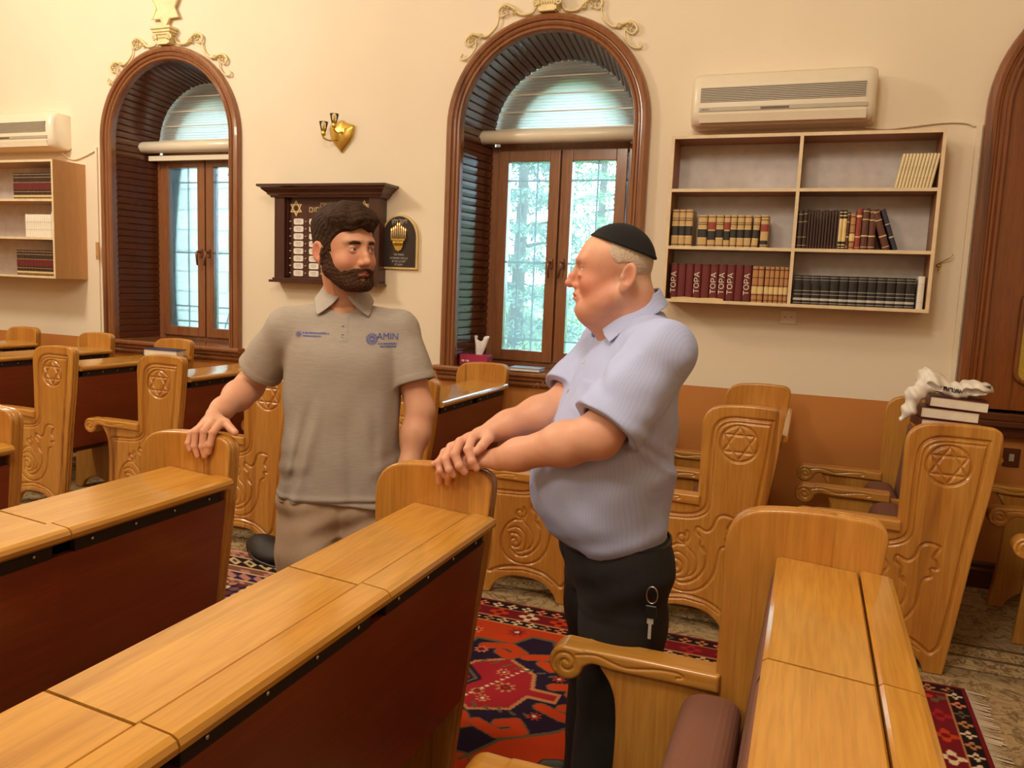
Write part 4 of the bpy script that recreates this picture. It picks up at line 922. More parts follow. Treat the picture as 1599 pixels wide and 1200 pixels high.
for k in range(8):
    x = -0.053+0.0152*k; top = 0.285-0.03*abs(k-3.5)/3.5+(0.012 if k in (3, 4) else 0); bb = MB(); bb.tube([(x, -0.040, 0.205), (x, -0.040, top)], 0.0042, 8); o = bb.build('candle', M['candle'], t)
    f_ = MB(); f_.lathe([(0, -0.002), (0.004, 0.004), (0.0035, 0.010), (0.0, 0.020)], (x, -0.040, top+0.002), 8); f_.build('flame', M['flame'], o)
text('hebrew_line', 'ןולד לקיל', 0.040, M['silver_print'], t, (0, -0.0275, 0.322), R0, sx=0.8)
for k, (s, z) in enumerate([('רכז תמשנ', 0.098), ('ותחפשמו ויבא ןב', 0.074), ('םירבח ןורכזל', 0.052), ('ה״בצנת', 0.030)]): text('hebrew_line', s, 0.020, M['silver_print'], t, (0, -0.0275, z), R0)
# ---- brass sconce
t = thing('wall_sconce', 'gold shield-shaped wall sconce with two glass cups above the memorial board', 'wall lamp', (-3.165, W, 2.43))
shp = roundpoly([(0, 0.0, 0.01), (0.085, 0.09, 0.04), (0.105, 0.19, 0.03), (0.055, 0.195, 0.03), (0.0, 0.225, 0.02), (-0.055, 0.195, 0.03), (-0.105, 0.19, 0.03), (-0.085, 0.09, 0.04)]).tolist()
bb = MB(); n = len(shp); cx_, cz_ = 0, 0.12; vs = []
for s_, y in ((1.0, 0.0), (1.0, -0.012), (0.85, -0.022), (0.5, -0.034), (0.1, -0.038)): vs += [(p[0]*s_, y, cz_+(p[1]-cz_)*s_) for p in shp]
bb.add(vs, [(i*n+k, i*n+(k+1) % n, (i+1)*n+(k+1) % n, (i+1)*n+k) for i in range(4) for k in range(n)]+[tuple(4*n+k for k in range(n))]); bb.build('shield_plate', M['brass'], t, smooth=True)
for s in (-1, 1):
    bb = MB(); ex, ez = (-0.085, 0.10) if s < 0 else (0.0, 0.15); bb.tube([tuple(p) for p in cr([(0.02*s, -0.03, ez-0.01), (ex*0.5+0.01*s, -0.07, ez-0.025), (ex, -0.10, ez-0.012), (ex, -0.105, ez+0.01)])], 0.0065, 8)
    bb.lathe([(0.0, 0.0), (0.012, 0.002), (0.016, 0.012), (0.015, 0.05), (0.0, 0.05)], (ex, -0.105, ez), 14); o = bb.build('lamp_arm', M['brass'], t)
    g = MB(); g.lathe([(0.016, 0.03), (0.022, 0.055), (0.032, 0.095), (0.030, 0.095), (0.020, 0.055), (0.014, 0.03)], (ex, -0.105, ez), 16); g.build('glass_cup', glass_mat('clear_cup_glass_%d' % s, (0.97, 0.95, 0.86, 1)), o)
    g = MB(); g.lathe([(0, 0.045), (0.007, 0.05), (0.008, 0.07), (0.003, 0.088), (0, 0.09)], (ex, -0.105, ez), 10); g.build('bulb', M['candle'], o)
# ---- gilded ornaments over the windows
def ornament(c, label, with_star=True):
    top = SPR+0.585+0.09; t = thing('gilded_ornament', label, 'wall ornament', (c, W, top)); G_ = M['gold']
    bb = MB(); bb.box(-0.095, 0.095, -0.09, 0, 0.105, 0.125, 0, 0.004); bb.box(-0.085, 0.085, -0.08, 0, 0.085, 0.105, 0, 0.004); bb.box(-0.072, 0.072, -0.07, 0, 0.070, 0.086, 0, 0.003); bb.box(-0.060, 0.060, -0.06, 0, 0.008, 0.07, 0, 0.004); bb.box(-0.05, 0.05, -0.065, 0, 0.0, 0.012, 0, 0.003)
    for s in (-1, 1): bb.tube([(s*(p[0]), -0.068, p[1]) for p in spiral((0.072, 0.048), 0.004, 0.024, 0, 1.6, 20)], 0.006, 6)
    for k in range(5): bb.lathe([(0, -0.012), (0.006, -0.006), (0.007, 0), (0.006, 0.006), (0, 0.012)], (-0.032+0.016*k, -0.062, 0.05), 8)
    bb.build('capital', G_, t)
    if with_star:
        r = 0.145; sc_z = 0.27; pts = []
        for k in range(12): a = PI/2+PI*k/6; q = r if k % 2 == 0 else r*0.577; pts.append((q*math.cos(a), sc_z+q*math.sin(a)))
        bb = MB(); bb.prism(pts, -0.03, -0.012); bb.build('star_plate', M['star_cream'], t)
        bb = MB()
        bb.tube([(p[0], -0.03, p[1]) for p in pts], 0.010, 6, closed=True); bb.build('star_rim', G_, t)
        bb = MB(); bb.tube([(0.02*math.cos(a)+0.0, -0.02, sc_z+r+0.02+0.02*math.sin(a)) for a in np.linspace(0, 2*PI, 12)[:-1]], 0.006, 6, closed=True); bb.build('star_ring', G_, t)
    for s in (-1, 1):
        bb = MB(); Rr = 0.585+0.10
        def on(deg, o_): a = math.radians(90-deg); return (s*(Rr+o_)*math.cos(a), -0.02, (Rr+o_)*math.sin(a)-Rr+0.01)
        path = cr([on(6, 0.05), on(9, 0.01), on(15, 0.02), on(18, 0.075), on(21, 0.115), on(25, 0.11), on(25.5, 0.065), on(21, 0.06)], 5); bb.tube([tuple(p) for p in path], [0.005+0.006*math.sin(PI*min(1, k/len(path)*1.1)) for k in range(len(path))], 6)
        path = cr([on(25.5, 0.09), on(29, 0.03), on(36, 0.015), on(39, 0.055), on(42, 0.10), on(46, 0.095), on(46, 0.055), on(41, 0.045)], 5); bb.tube([tuple(p) for p in path], [0.004+0.006*math.sin(PI*min(1, k/len(path)*1.1)) for k in range(len(path))], 6)
        path = cr([on(42, 0.04), on(45, 0.012), on(50, 0.008), on(53, 0.03), on(53.5, 0.055), on(51, 0.06)], 5); bb.tube([tuple(p) for p in path], 0.006, 6)
        for (dg, of, sz) in ((22, 0.085, 0.03), (43, 0.075, 0.028), (18, 0.05, 0.02), (38.5, 0.04, 0.018)):
            p = on(dg, of)
            for k in range(5): a = k*1.25+dg; bb.lathe([(0, -0.012), (0.006, -0.006), (0.008, 0.0), (0.005, 0.008), (0, 0.012)], (p[0]+sz*0.6*math.cos(a), p[1]-0.004, p[2]+sz*0.6*math.sin(a)), 7, 0, axis=1)
        bb.build('leaf_scroll', G_, t)
    return t
M['star_cream'] = plain('cream_star', srgb(244, 222, 178), 0.6)
ornament(WIN[0][0], 'gilded capital, scrolls and six-pointed star above the left window arch'); ornament(WIN[1][0], 'gilded capital and leaf scrolls above the centre window arch')

# ---- small things
t = thing('tissue_box', 'dark pink tissue box with a white tissue on the centre window sill', 'tissue box', (-2.135, W+0.10, SILL+0.007), 0.06); M['pink_box'] = plain('magenta_card', srgb(168, 40, 84), 0.45)
b = MB(); b.box(-0.10, 0.10, -0.055, 0.055, 0, 0.072, 0, 0.003); b.build('box', M['pink_box'], t)
ticks('box_print', 0.06, 0.014, M['white'], t, (-0.055, -0.0556, 0.03), R0, 5)
vs = []; n = 20
for j in range(9):
    h = j/8; r = 0.018+0.030*h*(1-0.5*h)
    for k in range(n): a = 2*PI*k/n; rr = r*(1+0.45*h*math.sin(a*3+h*2)); vs.append((0.02+rr*math.cos(a)*1.3+0.012*h, rr*math.sin(a)*0.6, 0.068+0.115*h*(1+0.18*math.sin(a*2+1))))
b = MB(); b.add(vs, [(j*n+k, j*n+(k+1) % n, (j+1)*n+(k+1) % n, (j+1)*n+k) for j in range(8) for k in range(n)]); b.build('tissue', plain('tissue_paper', srgb(240, 240, 242), 0.9), t, smooth=True)
def flat_book(loc, rz, sx, sy, h, cov, label, tilt=(0, 0)):
    t = thing('book', label, 'book', loc); t.rotation_euler = (tilt[0], tilt[1], rz); b = MB(); r = 0.003
    b.box(-sx/2, sx/2, -sy/2, sy/2, 0, r); b.box(-sx/2, sx/2, -sy/2, sy/2, h-r, h); b.box(-sx/2, -sx/2+r, -sy/2, sy/2, r, h-r); b.build('cover', cov, t)
    p = MB(); p.box(-sx/2+r+0.0005, sx/2-0.005, -sy/2+0.005, sy/2-0.005, r+0.0003, h-r-0.0003); p.build('page_block', M['page'], t); return t
blue = bcol('blue', srgb(40, 44, 84)); 
flat_book((-1.72, W-0.01, SILL+0.007), 0.05, 0.21, 0.14, 0.022, bcol('pale_blue', srgb(150, 160, 190)), 'pale book lying on the centre window sill')
flat_book((-4.52+0.20, 4.43, 0.955), 0.35, 0.24, 0.17, 0.05, blue, 'dark blue book lying on the far pew desk under the left window', (0, 0.035))
DZ = 0.957
flat_book((0.41+0.235, 4.30, DZ), 0.12, 0.26, 0.20, 0.045, bcol('dark_red', srgb(88, 26, 30)), 'dark red book at the bottom of the stack on the right pew desk', (0, 0.035))
flat_book((0.41+0.240, 4.30, DZ+0.048), 0.0, 0.25, 0.19, 0.052, bcol('dark_red', srgb(88, 26, 30)), 'dark red book in the middle of the stack on the right pew desk', (0, 0.04))
flat_book((0.41+0.275, 4.29, DZ+0.103), -0.03, 0.25, 0.18, 0.050, bcol('dark_red', srgb(88, 26, 30)), 'dark red book on top of the stack, white bag over it', (0, 0.05))
# white bag: crumpled sheet of two loops over the stack
def bag(P):
    q = P-V3((0.665, 4.29, 1.140))
    wv = 0.004*np.sin(q[:, 0]*60+q[:, 1]*35)+0.004*np.sin(q[:, 2]*80+q[:, 0]*30)+0.003*np.sin(q[:, 0]*140+q[:, 2]*90)
    a = ell(q, (-0.095, 0.0, 0.045), (0.075, 0.085, 0.045), roty(0.45)); b_ = ell(q, (0.085, 0.0, 0.018), (0.085, 0.085, 0.040), roty(-0.12)); c_ = cap(q, (-0.06, -0.03, 0.015), (0.03, -0.03, 0.0), 0.030)
    d = smin(smin(a, b_, 0.03), c_, 0.03)
    e = chain(q, [(-0.11, -0.04, 0.03), (-0.165, -0.05, -0.02), (-0.180, -0.05, -0.10), (-0.215, -0.06, -0.145)], [0.042, 0.036, 0.030, 0.012], 0.02); d = smin(d, e, 0.02)
    d = smax(d, -ell(q, (0.085, -0.09, 0.005), (0.062, 0.05, 0.018)), 0.006); d = smax(d, -ell(q, (-0.085, -0.085, 0.018), (0.046, 0.045, 0.015), roty(0.4)), 0.006)
    return d+wv
V, F = nets(bag, (0.38, 4.12, 0.93), (0.88, 4.44, 1.30), 0.004); me = np_mesh('bag_skin', V, F, 1)
t = thing('fabric_bag', 'crumpled white bag with black Hebrew print on the book stack at right', 'bag', (0, 0, 0)); add_obj('bag_skin', me, plain('white_bag_plastic', srgb(238, 234, 226), 0.55, bump=0.2, bs=40), t)
for s, x, z, sz, ry in [('תורצוא', 0.655, 1.150, 0.030, 0.15), ('ישאר', 0.80, 1.176, 0.022, -0.1)]: text('bag_print', s, sz, M['black'], t, (x, 4.224, z), (PI/2, ry, 0), extrude=0.006)
# black bag on the floor
def bbag(P):
    q = P-V3((-2.60, 3.50, 0.0)); d = smin(ell(q, (0.0, 0, 0.04), (0.24, 0.10, 0.055)), ell(q, (-0.13, 0.02, 0.07), (0.13, 0.07, 0.045)), 0.06); d = d+0.008*np.sin(q[:, 0]*22+q[:, 2]*15)+0.005*np.sin(q[:, 1]*40+q[:, 0]*12); return np.maximum(d, 0.004-q[:, 2])
V, F = nets(bbag, (-2.95, 3.38, -0.02), (-2.25, 3.80, 0.26), 0.006); tb = thing('soft_bag', 'black soft bag slumped on the floor under the carved pew behind the younger man', 'bag', (-2.6, 3.58, 0)); ob = add_obj('bag_body', np_mesh('bag_body', V-np.array([-2.6, 3.58, 0]), F, 2), plain('black_nylon', srgb(34, 26, 22), 0.6, bump=0.2, bs=60), tb)
b = MB(); b.tube([tuple(p) for p in cr([(-0.18, -0.14, 0.05), (-0.10, -0.19, 0.03), (0.05, -0.20, 0.012), (0.16, -0.17, 0.02), (0.2, -0.12, 0.04)])], 0.009, 6); b.build('strap', M['black'], tb)
# ============================================================ rugs, their woven pattern painted per stitch
def rug(name, x0, x1, y0, y1, fn, label, fringe=None, h=0.006):
    nx, ny = int((x1-x0)/h)+1, int((y1-y0)/h)+1; X, Y = np.meshgrid(np.linspace(x0, x1, nx), np.linspace(y0, y1, ny), indexing='ij')
    V = np.stack([X, Y, np.full_like(X, 0.012)], -1).reshape(-1, 3); I = np.arange(nx*ny).reshape(nx, ny)
    F = np.stack([I[:-1, :-1], I[1:, :-1], I[1:, 1:], I[:-1, 1:]], -1).reshape(-1, 4)
    # skirt
    per = list(I[:, 0])+list(I[-1, 1:])+list(I[::-1, -1][1:])+list(I[0, ::-1][1:]); k = len(V); S_ = V[per].copy(); S_[:, 2] = 0.001; V2 = np.vstack([V, S_]); n = len(per)
    FS = np.array([(per[i], k+i, k+(i+1) % n, per[(i+1) % n]) for i in range(n-1)]); me = np_mesh(name, V2-np.array([x0, y0, 0]), np.vstack([F, FS]))
    col = fn(V[:, :2]); paint(me, np.vstack([col, col[per]])); t = thing(name, label, 'rug', (x0, y0, 0)); add_obj('pile', me, M['rug'], t)
    if fringe:
        b = MB(); r = random.Random(3)
        for k in range(int((y1-y0)/0.012)):
            y = (y1-y0)*k/int((y1-y0)/0.012); L = 0.055+0.02*r.random(); b.add([(x1-x0-0.002, y, 0.010), (x1-x0-0.002, y+0.009, 0.010), (x1-x0+L, y+0.006+0.02*(r.random()-0.5), 0.004), (x1-x0+L, y+0.003, 0.004)], [(0, 1, 2, 3)])
        b.build('fringe', plain('cream_fringe', srgb(206, 190, 168), 0.95), t)
    return t
M['rug'] = attr_mat('wool_rug', 0.95, 0.5, 300, 0.1)
RC = {k: np.array(srgb(*v)[:3]) for k, v in dict(red=(178, 52, 26), org=(182, 62, 28), nav=(38, 26, 48), mar=(110, 26, 34), crim=(150, 36, 44), blk=(34, 22, 26), crm=(214, 192, 160), tan=(176, 120, 80), olv=(96, 84, 62), pink=(206, 120, 90)).items()}
def hashf(a, b, s=0.0): v = np.sin(a*127.1+b*311.7+s*74.7)*43758.5453; return v-np.floor(v)
def rugA(P):
    x0, x1, y0, y1 = -1.78, 0.70, 1.72, 3.50; col = np.tile(RC['org'], (len(P), 1)); x, y = P[:, 0], P[:, 1]
    def put(m, c): col[m] = RC[c]
    n = hashf(np.floor(x/0.3), np.floor(y/0.35)); col[:] = RC['org']*(0.92+0.16*n[:, None])
    def polyf(pts, c, edge=None, w=0.008):
        bbm = (x > min(p[0] for p in pts)-0.02) & (x < max(p[0] for p in pts)+0.02) & (y > min(p[1] for p in pts)-0.02) & (y < max(p[1] for p in pts)+0.02); idx = np.where(bbm)[0]
        if not len(idx): return
        q = P[idx]; ins = inside2(q, pts); col[idx[ins]] = RC[c]
        if edge: col[idx[seg2(q, pts, True) < w]] = RC[edge]
    def line(pts, c, w=0.008):
        idx = np.where((x > min(p[0] for p in pts)-0.03) & (x < max(p[0] for p in pts)+0.03) & (y > min(p[1] for p in pts)-0.03) & (y < max(p[1] for p in pts)+0.03))[0]
        if len(idx): col[idx[seg2(P[idx], pts) < w]] = RC[c]
    def flower(cx, cy, r, c1='pink', c2='crm', k=8):
        d = np.hypot(x-cx, y-cy); a = np.arctan2(y-cy, x-cx); put(d < r*(0.8+0.25*np.cos(a*k)), c1); put(d < r*0.55, 'mar'); put(d < r*0.28, c2)
    for mcx in (-0.98, -0.15+0.45*0, 0.62):     # hooked navy medallions
        for mcy in (2.72,):
            o = lambda pts: [(mcx+px_, mcy+py_) for px_, py_ in pts]
            polyf(o([(-0.42, 0.0), (-0.30, 0.22), (-0.28, 0.36), (-0.12, 0.36), (-0.06, 0.46), (0.04, 0.46), (0.10, 0.34), (0.26, 0.22), (0.42, 0.0), (0.26, -0.22), (0.10, -0.34), (0.04, -0.46), (-0.06, -0.46), (-0.12, -0.36), (-0.28, -0.36), (-0.30, -0.22)]), 'nav', 'olv')
            polyf(o([(-0.26, 0.0), (-0.20, 0.15), (-0.08, 0.23), (0.06, 0.14), (0.09, 0.03), (0.20, 0.03), (0.20, -0.03), (0.09, -0.03), (0.06, -0.14), (-0.08, -0.20), (-0.20, -0.13)]), 'crim', 'tan')
            for s in (1, -1):
                # latch hooks
                for (hx, hy) in ((-0.12, 0.28), (0.08, 0.25), (-0.30, 0.05), (0.26, 0.06)):
                    for wd, c_ in ((0.030, 'olv'), (0.024, 'org')): line(o([(hx-0.10, s*(hy+0.02)), (hx, s*(hy+0.06)), (hx+0.07, s*(hy+0.015)), (hx+0.03, s*(hy-0.035)), (hx-0.02, s*(hy-0.005))]), c_, wd)
                for k in range(7): line(o([(-0.18+0.05*k, s*(0.15+0.01*(k % 2))), (-0.16+0.05*k, s*(0.19-0.004*k))]), 'olv', 0.006)
                flower(mcx-0.06, mcy+s*0.11, 0.028, 'pink', 'crm'); flower(mcx+0.16, mcy+s*0.15, 0.026, 'org', 'crm'); flower(mcx-0.22, mcy+s*0.26, 0.03, 'pink', 'mar')
            for k in range(14): put(np.hypot(x-(mcx-0.14+0.012*k), y-(mcy-0.14+0.024*k)) < 0.007, 'crm')
            line(o([(-0.22, 0.10), (-0.14, 0.02), (-0.20, -0.08)]), 'nav', 0.02); line(o([(-0.22, 0.10), (-0.14, 0.02), (-0.20, -0.08)]), 'olv', 0.006); flower(mcx-0.01, mcy, 0.04, 'tan', 'crim', 8); flower(mcx-0.10, mcy-0.07, 0.028, 'tan', 'crim')
            for k in range(9): line(o([(-0.40+0.06*k, -0.50), (-0.385+0.06*k, -0.47), (-0.37+0.06*k, -0.49)]), 'olv', 0.006)
    for i, (fx, fy) in enumerate([(-1.30, 3.15), (-1.12, 3.20), (-0.86, 3.18), (-0.60, 3.1), (-0.62, 2.62), (-0.56, 2.86), (-0.38, 3.15), (-0.1, 3.2), (0.2, 3.15), (-0.55, 2.3), (-1.35, 2.4), (-0.72, 2.24)]):
        flower(fx, fy, 0.042 if i % 2 else 0.034, ['pink', 'crim', 'tan'][i % 3], 'crm', 8)
    # borders (from the edge inwards)
    e = np.minimum(np.minimum(x-x0, x1-x), np.minimum(y-y0, y1-y)); sx = np.where(np.minimum(y-y0, y1-y) < np.minimum(x-x0, x1-x), x, y)
    def band(a, b_, base, cs, per, r):
        m = (e >= a) & (e < b_); put(m, base); k = np.floor(sx/per); u = (sx/per-k-0.5)*per; v = e-(a+b_)/2; d = np.hypot(u, v*1.0); an = np.arctan2(v, u)
        hh = hashf(k, np.full_like(k, a)); 
        for i, c_ in enumerate(cs): put(m & (d < r*(0.78+0.3*np.cos(an*4))) & (np.floor(hh*len(cs)) == i), c_)
        put(m & (d < r*0.35), base)
    band(0, 0.018, 'mar', [], 1, 0); band(0.018, 0.075, 'blk', ['crm', 'tan', 'olv', 'pink'], 0.075, 0.026); band(0.078, 0.175, 'mar', ['crm', 'crim', 'org', 'olv'], 0.15, 0.045); band(0.178, 0.235, 'blk', ['crm', 'tan', 'crm', 'pink'], 0.07, 0.026)
    for a in (0.0765, 0.1765, 0.2365): put(np.abs(e-a) < 0.004, 'tan')
    return col
rug('oriental_rug', -1.78, 0.70, 1.98, 3.50, rugA, 'orange and navy oriental rug with hooked medallions beneath the older man', True)
def rugB(P):
    x0, x1, y0, y1 = -4.6, -1.80, 1.98, 3.52; x, y = P[:, 0], P[:, 1]; C_ = {k: np.array(srgb(*v)[:3]) for k, v in dict(nav=(40, 34, 66), br=(120, 78, 66), crm=(200, 172, 130), pk=(176, 120, 110), dk=(40, 26, 28), mar=(104, 48, 44)).items()}
    col = np.tile(C_['nav'], (len(P), 1)); k1, k2 = np.floor(x/0.055), np.floor(y/0.055); h_ = hashf(k1, k2, 1); d = np.hypot(x/0.055-k1-0.5, y/0.055-k2-0.5)
    for i, c_ in enumerate(('pk', 'crm', 'mar', 'br')): col[(h_ > i*0.2) & (h_ < i*0.2+0.2) & (d < 0.42)] = C_[c_]
    e = np.minimum(np.minimum(x-x0, x1-x), np.minimum(y-y0, y1-y)); s = x+y
    m = e < 0.40; col[m] = C_['br']; h2 = hashf(np.floor(s/0.03), np.floor(e/0.03), 2); col[m & (h2 > 0.7)] = C_['pk']
    m = (e > 0.10) & (e < 0.20); col[m] = C_['dk']; u = np.abs((s/0.10) % 1-0.5); col[m & (u+np.abs((e-0.15)/0.1) < 0.45)] = C_['crm']; col[m & (u+np.abs((e-0.15)/0.1) < 0.2)] = C_['nav']
    m = (e > 0.28) & (e < 0.36); col[m] = C_['nav']; u = np.abs((s/0.09) % 1-0.5); col[m & (u+np.abs((e-0.32)/0.09) < 0.45)] = C_['pk']
    for a in (0.02, 0.095, 0.205, 0.275, 0.365): col[np.abs(e-a) < 0.006] = C_['crm']
    return col
rug('persian_rug', -4.6, -1.80, 1.98, 3.52, rugB, 'dark navy and brown Persian rug beside the younger man at left')
# ============================================================ people
def grp(P, c, R, fn):
    d0 = np.sqrt(((P-V3(c))**2).sum(-1))-R; out = d0+0.02; m = d0 < 0.05
    if m.any(): out[m] = fn(P[m])
    return out
def rotz(a): return np.array([[math.cos(a), -math.sin(a), 0], [math.sin(a), math.cos(a), 0], [0, 0, 1]])
def rotx(a): return np.array([[1, 0, 0], [0, math.cos(a), -math.sin(a)], [0, math.sin(a), math.cos(a)]])
def roty(a): return np.array([[math.cos(a), 0, math.sin(a)], [0, 1, 0], [-math.sin(a), 0, math.cos(a)]])
def frame(fx, fy):   # columns: right, forward, up
    n = math.hypot(fx, fy); fx /= n; fy /= n; return np.array([[fy, fx, 0], [-fx, fy, 0], [0, 0, 1]])
class Head:
    """local axes: x right, y forward, z up; origin at ear level between the ears"""
    def __init__(s, c, R, k, o): s.c = np.array(c, float); s.R = np.asarray(R, float); s.k = k; s.o = o
    def loc(s, P): return ((P-s.c.astype(np.float32)) @ s.R.astype(np.float32))/np.float32(s.k)
    def wor(s, q): return (np.asarray(q, float)*s.k) @ s.R.T + s.c
    def skull(s, q):
        o = s.o; w_ = o.get('w', 0)
        d = ell(q, o.get('cc', (0, -0.016, 0.046)), o.get('cr', (0.077, 0.096, 0.088)))
        d = smin(d, ell(q, (0, 0.036+o.get('fh', 0), 0.03), (0.061+w_*0.5, 0.056, 0.066)), 0.03)
        d = smin(d, ell(q, (0, 0.034, -0.035), (0.056+w_, 0.055, 0.062)), 0.035)
        for e in (-1, 1):
            d = smin(d, cap(q, (e*(0.056+w_), 0.0, -0.045), (e*(0.028+w_*0.6), 0.062, -0.082), 0.019, 0.017), 0.03)
            d = smin(d, sph(q, (e*0.043, 0.058, -0.022), 0.021), 0.022)
        d = smin(d, ell(q, (0, 0.072+o.get('lip', 0)*0.6, -0.085), (0.026, 0.021, 0.018)), 0.025)
        return d
    def face(s, q):
        o = s.o; qa = q.copy(); qa[:, 0] = np.abs(qa[:, 0])
        d = s.skull(q)
        if o.get('jowl'): 
            d = smin(d, ell(q, (0, 0.030, -0.088), (0.048, 0.046, 0.028)), 0.03); d = smin(d, sph(qa, (0.044, 0.030, -0.062), 0.023), 0.03)
        fh = o.get('fh', 0); d = smin(d, cap(qa, (0.010, 0.088+fh, 0.036), (0.044, 0.075, 0.037), 0.0085, 0.0075), 0.015)       # brow
        d = smax(d, -ell(qa, (0.033, 0.101, 0.015), (0.019, 0.016, 0.013)), 0.013)                    # eye socket
        d = smin(d, sph(qa, (0.032, 0.0775, 0.015), 0.0142), 0.004)                                   # lids over the eyeball
        d = smax(d, -ell(qa, (0.0335, 0.0915, 0.0142), (0.0140, 0.0125, o.get('eye', 0.0042))), 0.002)  # opening
        nl = o.get('nose', 1.0)
        d = smin(d, chain(q, [(0, 0.084+fh, 0.026), (0, 0.094+fh*0.8, 0.012), (0, 0.104*1+0.004*(nl-1)*5, -0.004), (0, 0.108+0.012*nl-0.012, -0.020)], [0.0075, 0.0075, 0.0085, 0.0095], 0.008), 0.012)
        d = smin(d, cap(q, (0, 0.084, 0.022), (0, 0.092, -0.022), 0.009, 0.0125), 0.006)
        d = smin(d, ell(q, (0, 0.109+0.02*(nl-1), -0.021), (0.0115, 0.012, 0.010)), 0.008)
        d = smin(d, ell(qa, (0.0125, 0.097, -0.0265), (0.0075, 0.0105, 0.0075)), 0.006)
        d = smax(d, -ell(qa, (0.0065, 0.103, -0.0345), (0.0034, 0.0045, 0.003)), 0.002)
        d = smin(d, ell(q, (0, 0.083+o.get('lip', 0)*0.9, -0.052), (0.026, 0.014, 0.020)), 0.014)                         # muzzle
        zz = -0.052; lx = 0.022; lp = o.get('lip', 0.0)
        d = smin(d, chain(qa, [(0, 0.0945+lp, zz+0.0035), (0.008, 0.094+lp, zz+0.0045), (lx, 0.083+lp*0.6, zz-0.001)], [0.0052, 0.0046, 0.002], 0.004), 0.004)
        d = smin(d, chain(qa, [(0, 0.0945+lp, zz-0.0065), (0.010, 0.092+lp, zz-0.0062), (lx-0.002, 0.083+lp*0.6, zz-0.002)], [0.0055, 0.005, 0.002], 0.004), 0.004)
        d = smax(d, -chain(qa, [(0, 0.1015+lp, zz-0.0012), (0.012, 0.0975+lp, zz-0.0012), (lx+0.001, 0.087+lp*0.6, zz-0.0018)], [0.0022+o.get('open', 0), 0.0022+o.get('open', 0)*0.6, 0.0015]), 0.002)
        d = smax(d, -cap(q, (-0.012, 0.096+o.get('lip', 0), -0.071), (0.012, 0.096+o.get('lip', 0), -0.071), 0.0055), 0.010)           # below the lip
        if o.get('jowl'):
            d = smax(d, -chain(qa, [(0.023, 0.091, -0.034), (0.030, 0.086, -0.046), (0.035, 0.078, -0.062)], [0.0015, 0.002, 0.0015]), 0.005)
            d = smin(d, ell(qa, (0.032, 0.088, -0.001), (0.012, 0.006, 0.005)), 0.008)
        ey = o.get('ear', -0.022)
        def ear(qq):
            Re = rotx(0.18) @ rotz(0.30); c_ = (0.084, ey, 0.004)
            e = ell(qq, c_, (0.008, 0.019, 0.033), Re); e = smax(e, -ell(qq, (0.0915, ey+0.002, 0.006), (0.0075, 0.0125, 0.023), Re), 0.004)
            e = smin(e, ell(qq, (0.080, ey+0.010, -0.024), (0.006, 0.009, 0.011)), 0.008); e = smin(e, sph(qq, (0.080, ey+0.014, 0.0), 0.006), 0.006); return e
        d = smin(d, ear(qa), 0.006)
        return d
    def __call__(s, P): return s.face(s.loc(P))*s.k
def arm_sdf(P, sh, el_, wr, rs):
    sh, el_, wr = map(lambda a: np.array(a, float), (sh, el_, wr)); m1 = sh*0.5+el_*0.5; f1 = el_*0.68+wr*0.32
    return chain(P, [sh, m1, el_, f1, wr*0.8+el_*0.2, wr], rs, 0.03)
def hand_sdf(P, wr, mcps, fingers, thumb, k=1.0, thick=0.013):
    wr = np.array(wr, float); M_ = [np.array(m, float) for m in mcps]; d = cap(P, wr, (M_[1]+M_[2])/2*0.4+wr*0.6, 0.021*k, 0.02*k)
    for i, m in enumerate(M_): d = smin(d, cap(P, wr*0.8+m*0.2, m, 0.0135*k, 0.0115*k), 0.012)
    for i in range(3): d = smin(d, cap(P, M_[i]*0.75+wr*0.25, M_[i+1]*0.75+wr*0.25, 0.012*k, 0.012*k), 0.01)
    d = smin(d, chain(P, [np.array(t_, float) for t_ in thumb], [0.017*k, 0.0125*k, 0.0108*k, 0.0092*k], 0.004), 0.012)
    for m, f, r in zip(M_, fingers, (1.0, 1.03, 0.97, 0.86)):
        pts = [m]+[np.array(p, float) for p in f]; rr = [0.0108*k*r, 0.0100*k*r, 0.0092*k*r, 0.0080*k*r]
        e = chain(P, pts, rr, 0.003)
        for j in (1, 2): e = smin(e, sph(P, pts[j], rr[j]*1.07), 0.003)
        d = smin(d, e, 0.006)
    return d
def nails(par, name, fingers, mcps, cols, away=None):
    b = MB()
    for m, f in zip(mcps, fingers):
        p2, p3 = Vector(f[-2]), Vector(f[-1]); ax = (p3-p2).normalized(); up = (Vector(m)-Vector(f[1])); n_ = (ax.cross(up)).cross(ax)
        if n_.length < 1e-5: continue
        n_.normalize(); 
        if away is not None and n_.dot(Vector(away)) < 0: n_ = -n_
        s_ = n_.cross(ax); c_ = p3+n_*0.0062
        vs = []
        for i in range(5):
            for j in range(5):
                u = (i-2)/2; v = (j-2)/2; vs.append(c_+s_*(u*0.0048)+ax*(v*0.0055-0.001)-n_*(0.0016*u*u+0.0012*max(v, 0)**2))
        b.add(vs, [(i*5+j, i*5+j+1, (i+1)*5+j+1, (i+1)*5+j) for i in range(4) for j in range(4)], 0, True)
    return b.build(name, cols, par, smooth=True)
def sections(P, c, R, S, e=2.3):
    """stack of super-ellipses; S rows: z, cx, cy, a, b (local)"""
    q = (P-V3(c)) @ np.asarray(R, np.float32); S = cr(S, 6); z = q[:, 2]
    f = [np.interp(z, S[:, 0], S[:, i]) for i in range(1, 5)]
    x = np.abs(q[:, 0]-f[0])/f[2]; y = np.abs(q[:, 1]-f[1])/f[3]; rr = (x**e+y**e)**(1/e)
    d = (rr-1)*np.minimum(f[2], f[3])*0.92
    return np.maximum(d, np.maximum(z-S[-1, 0], S[0, 0]-z)), q
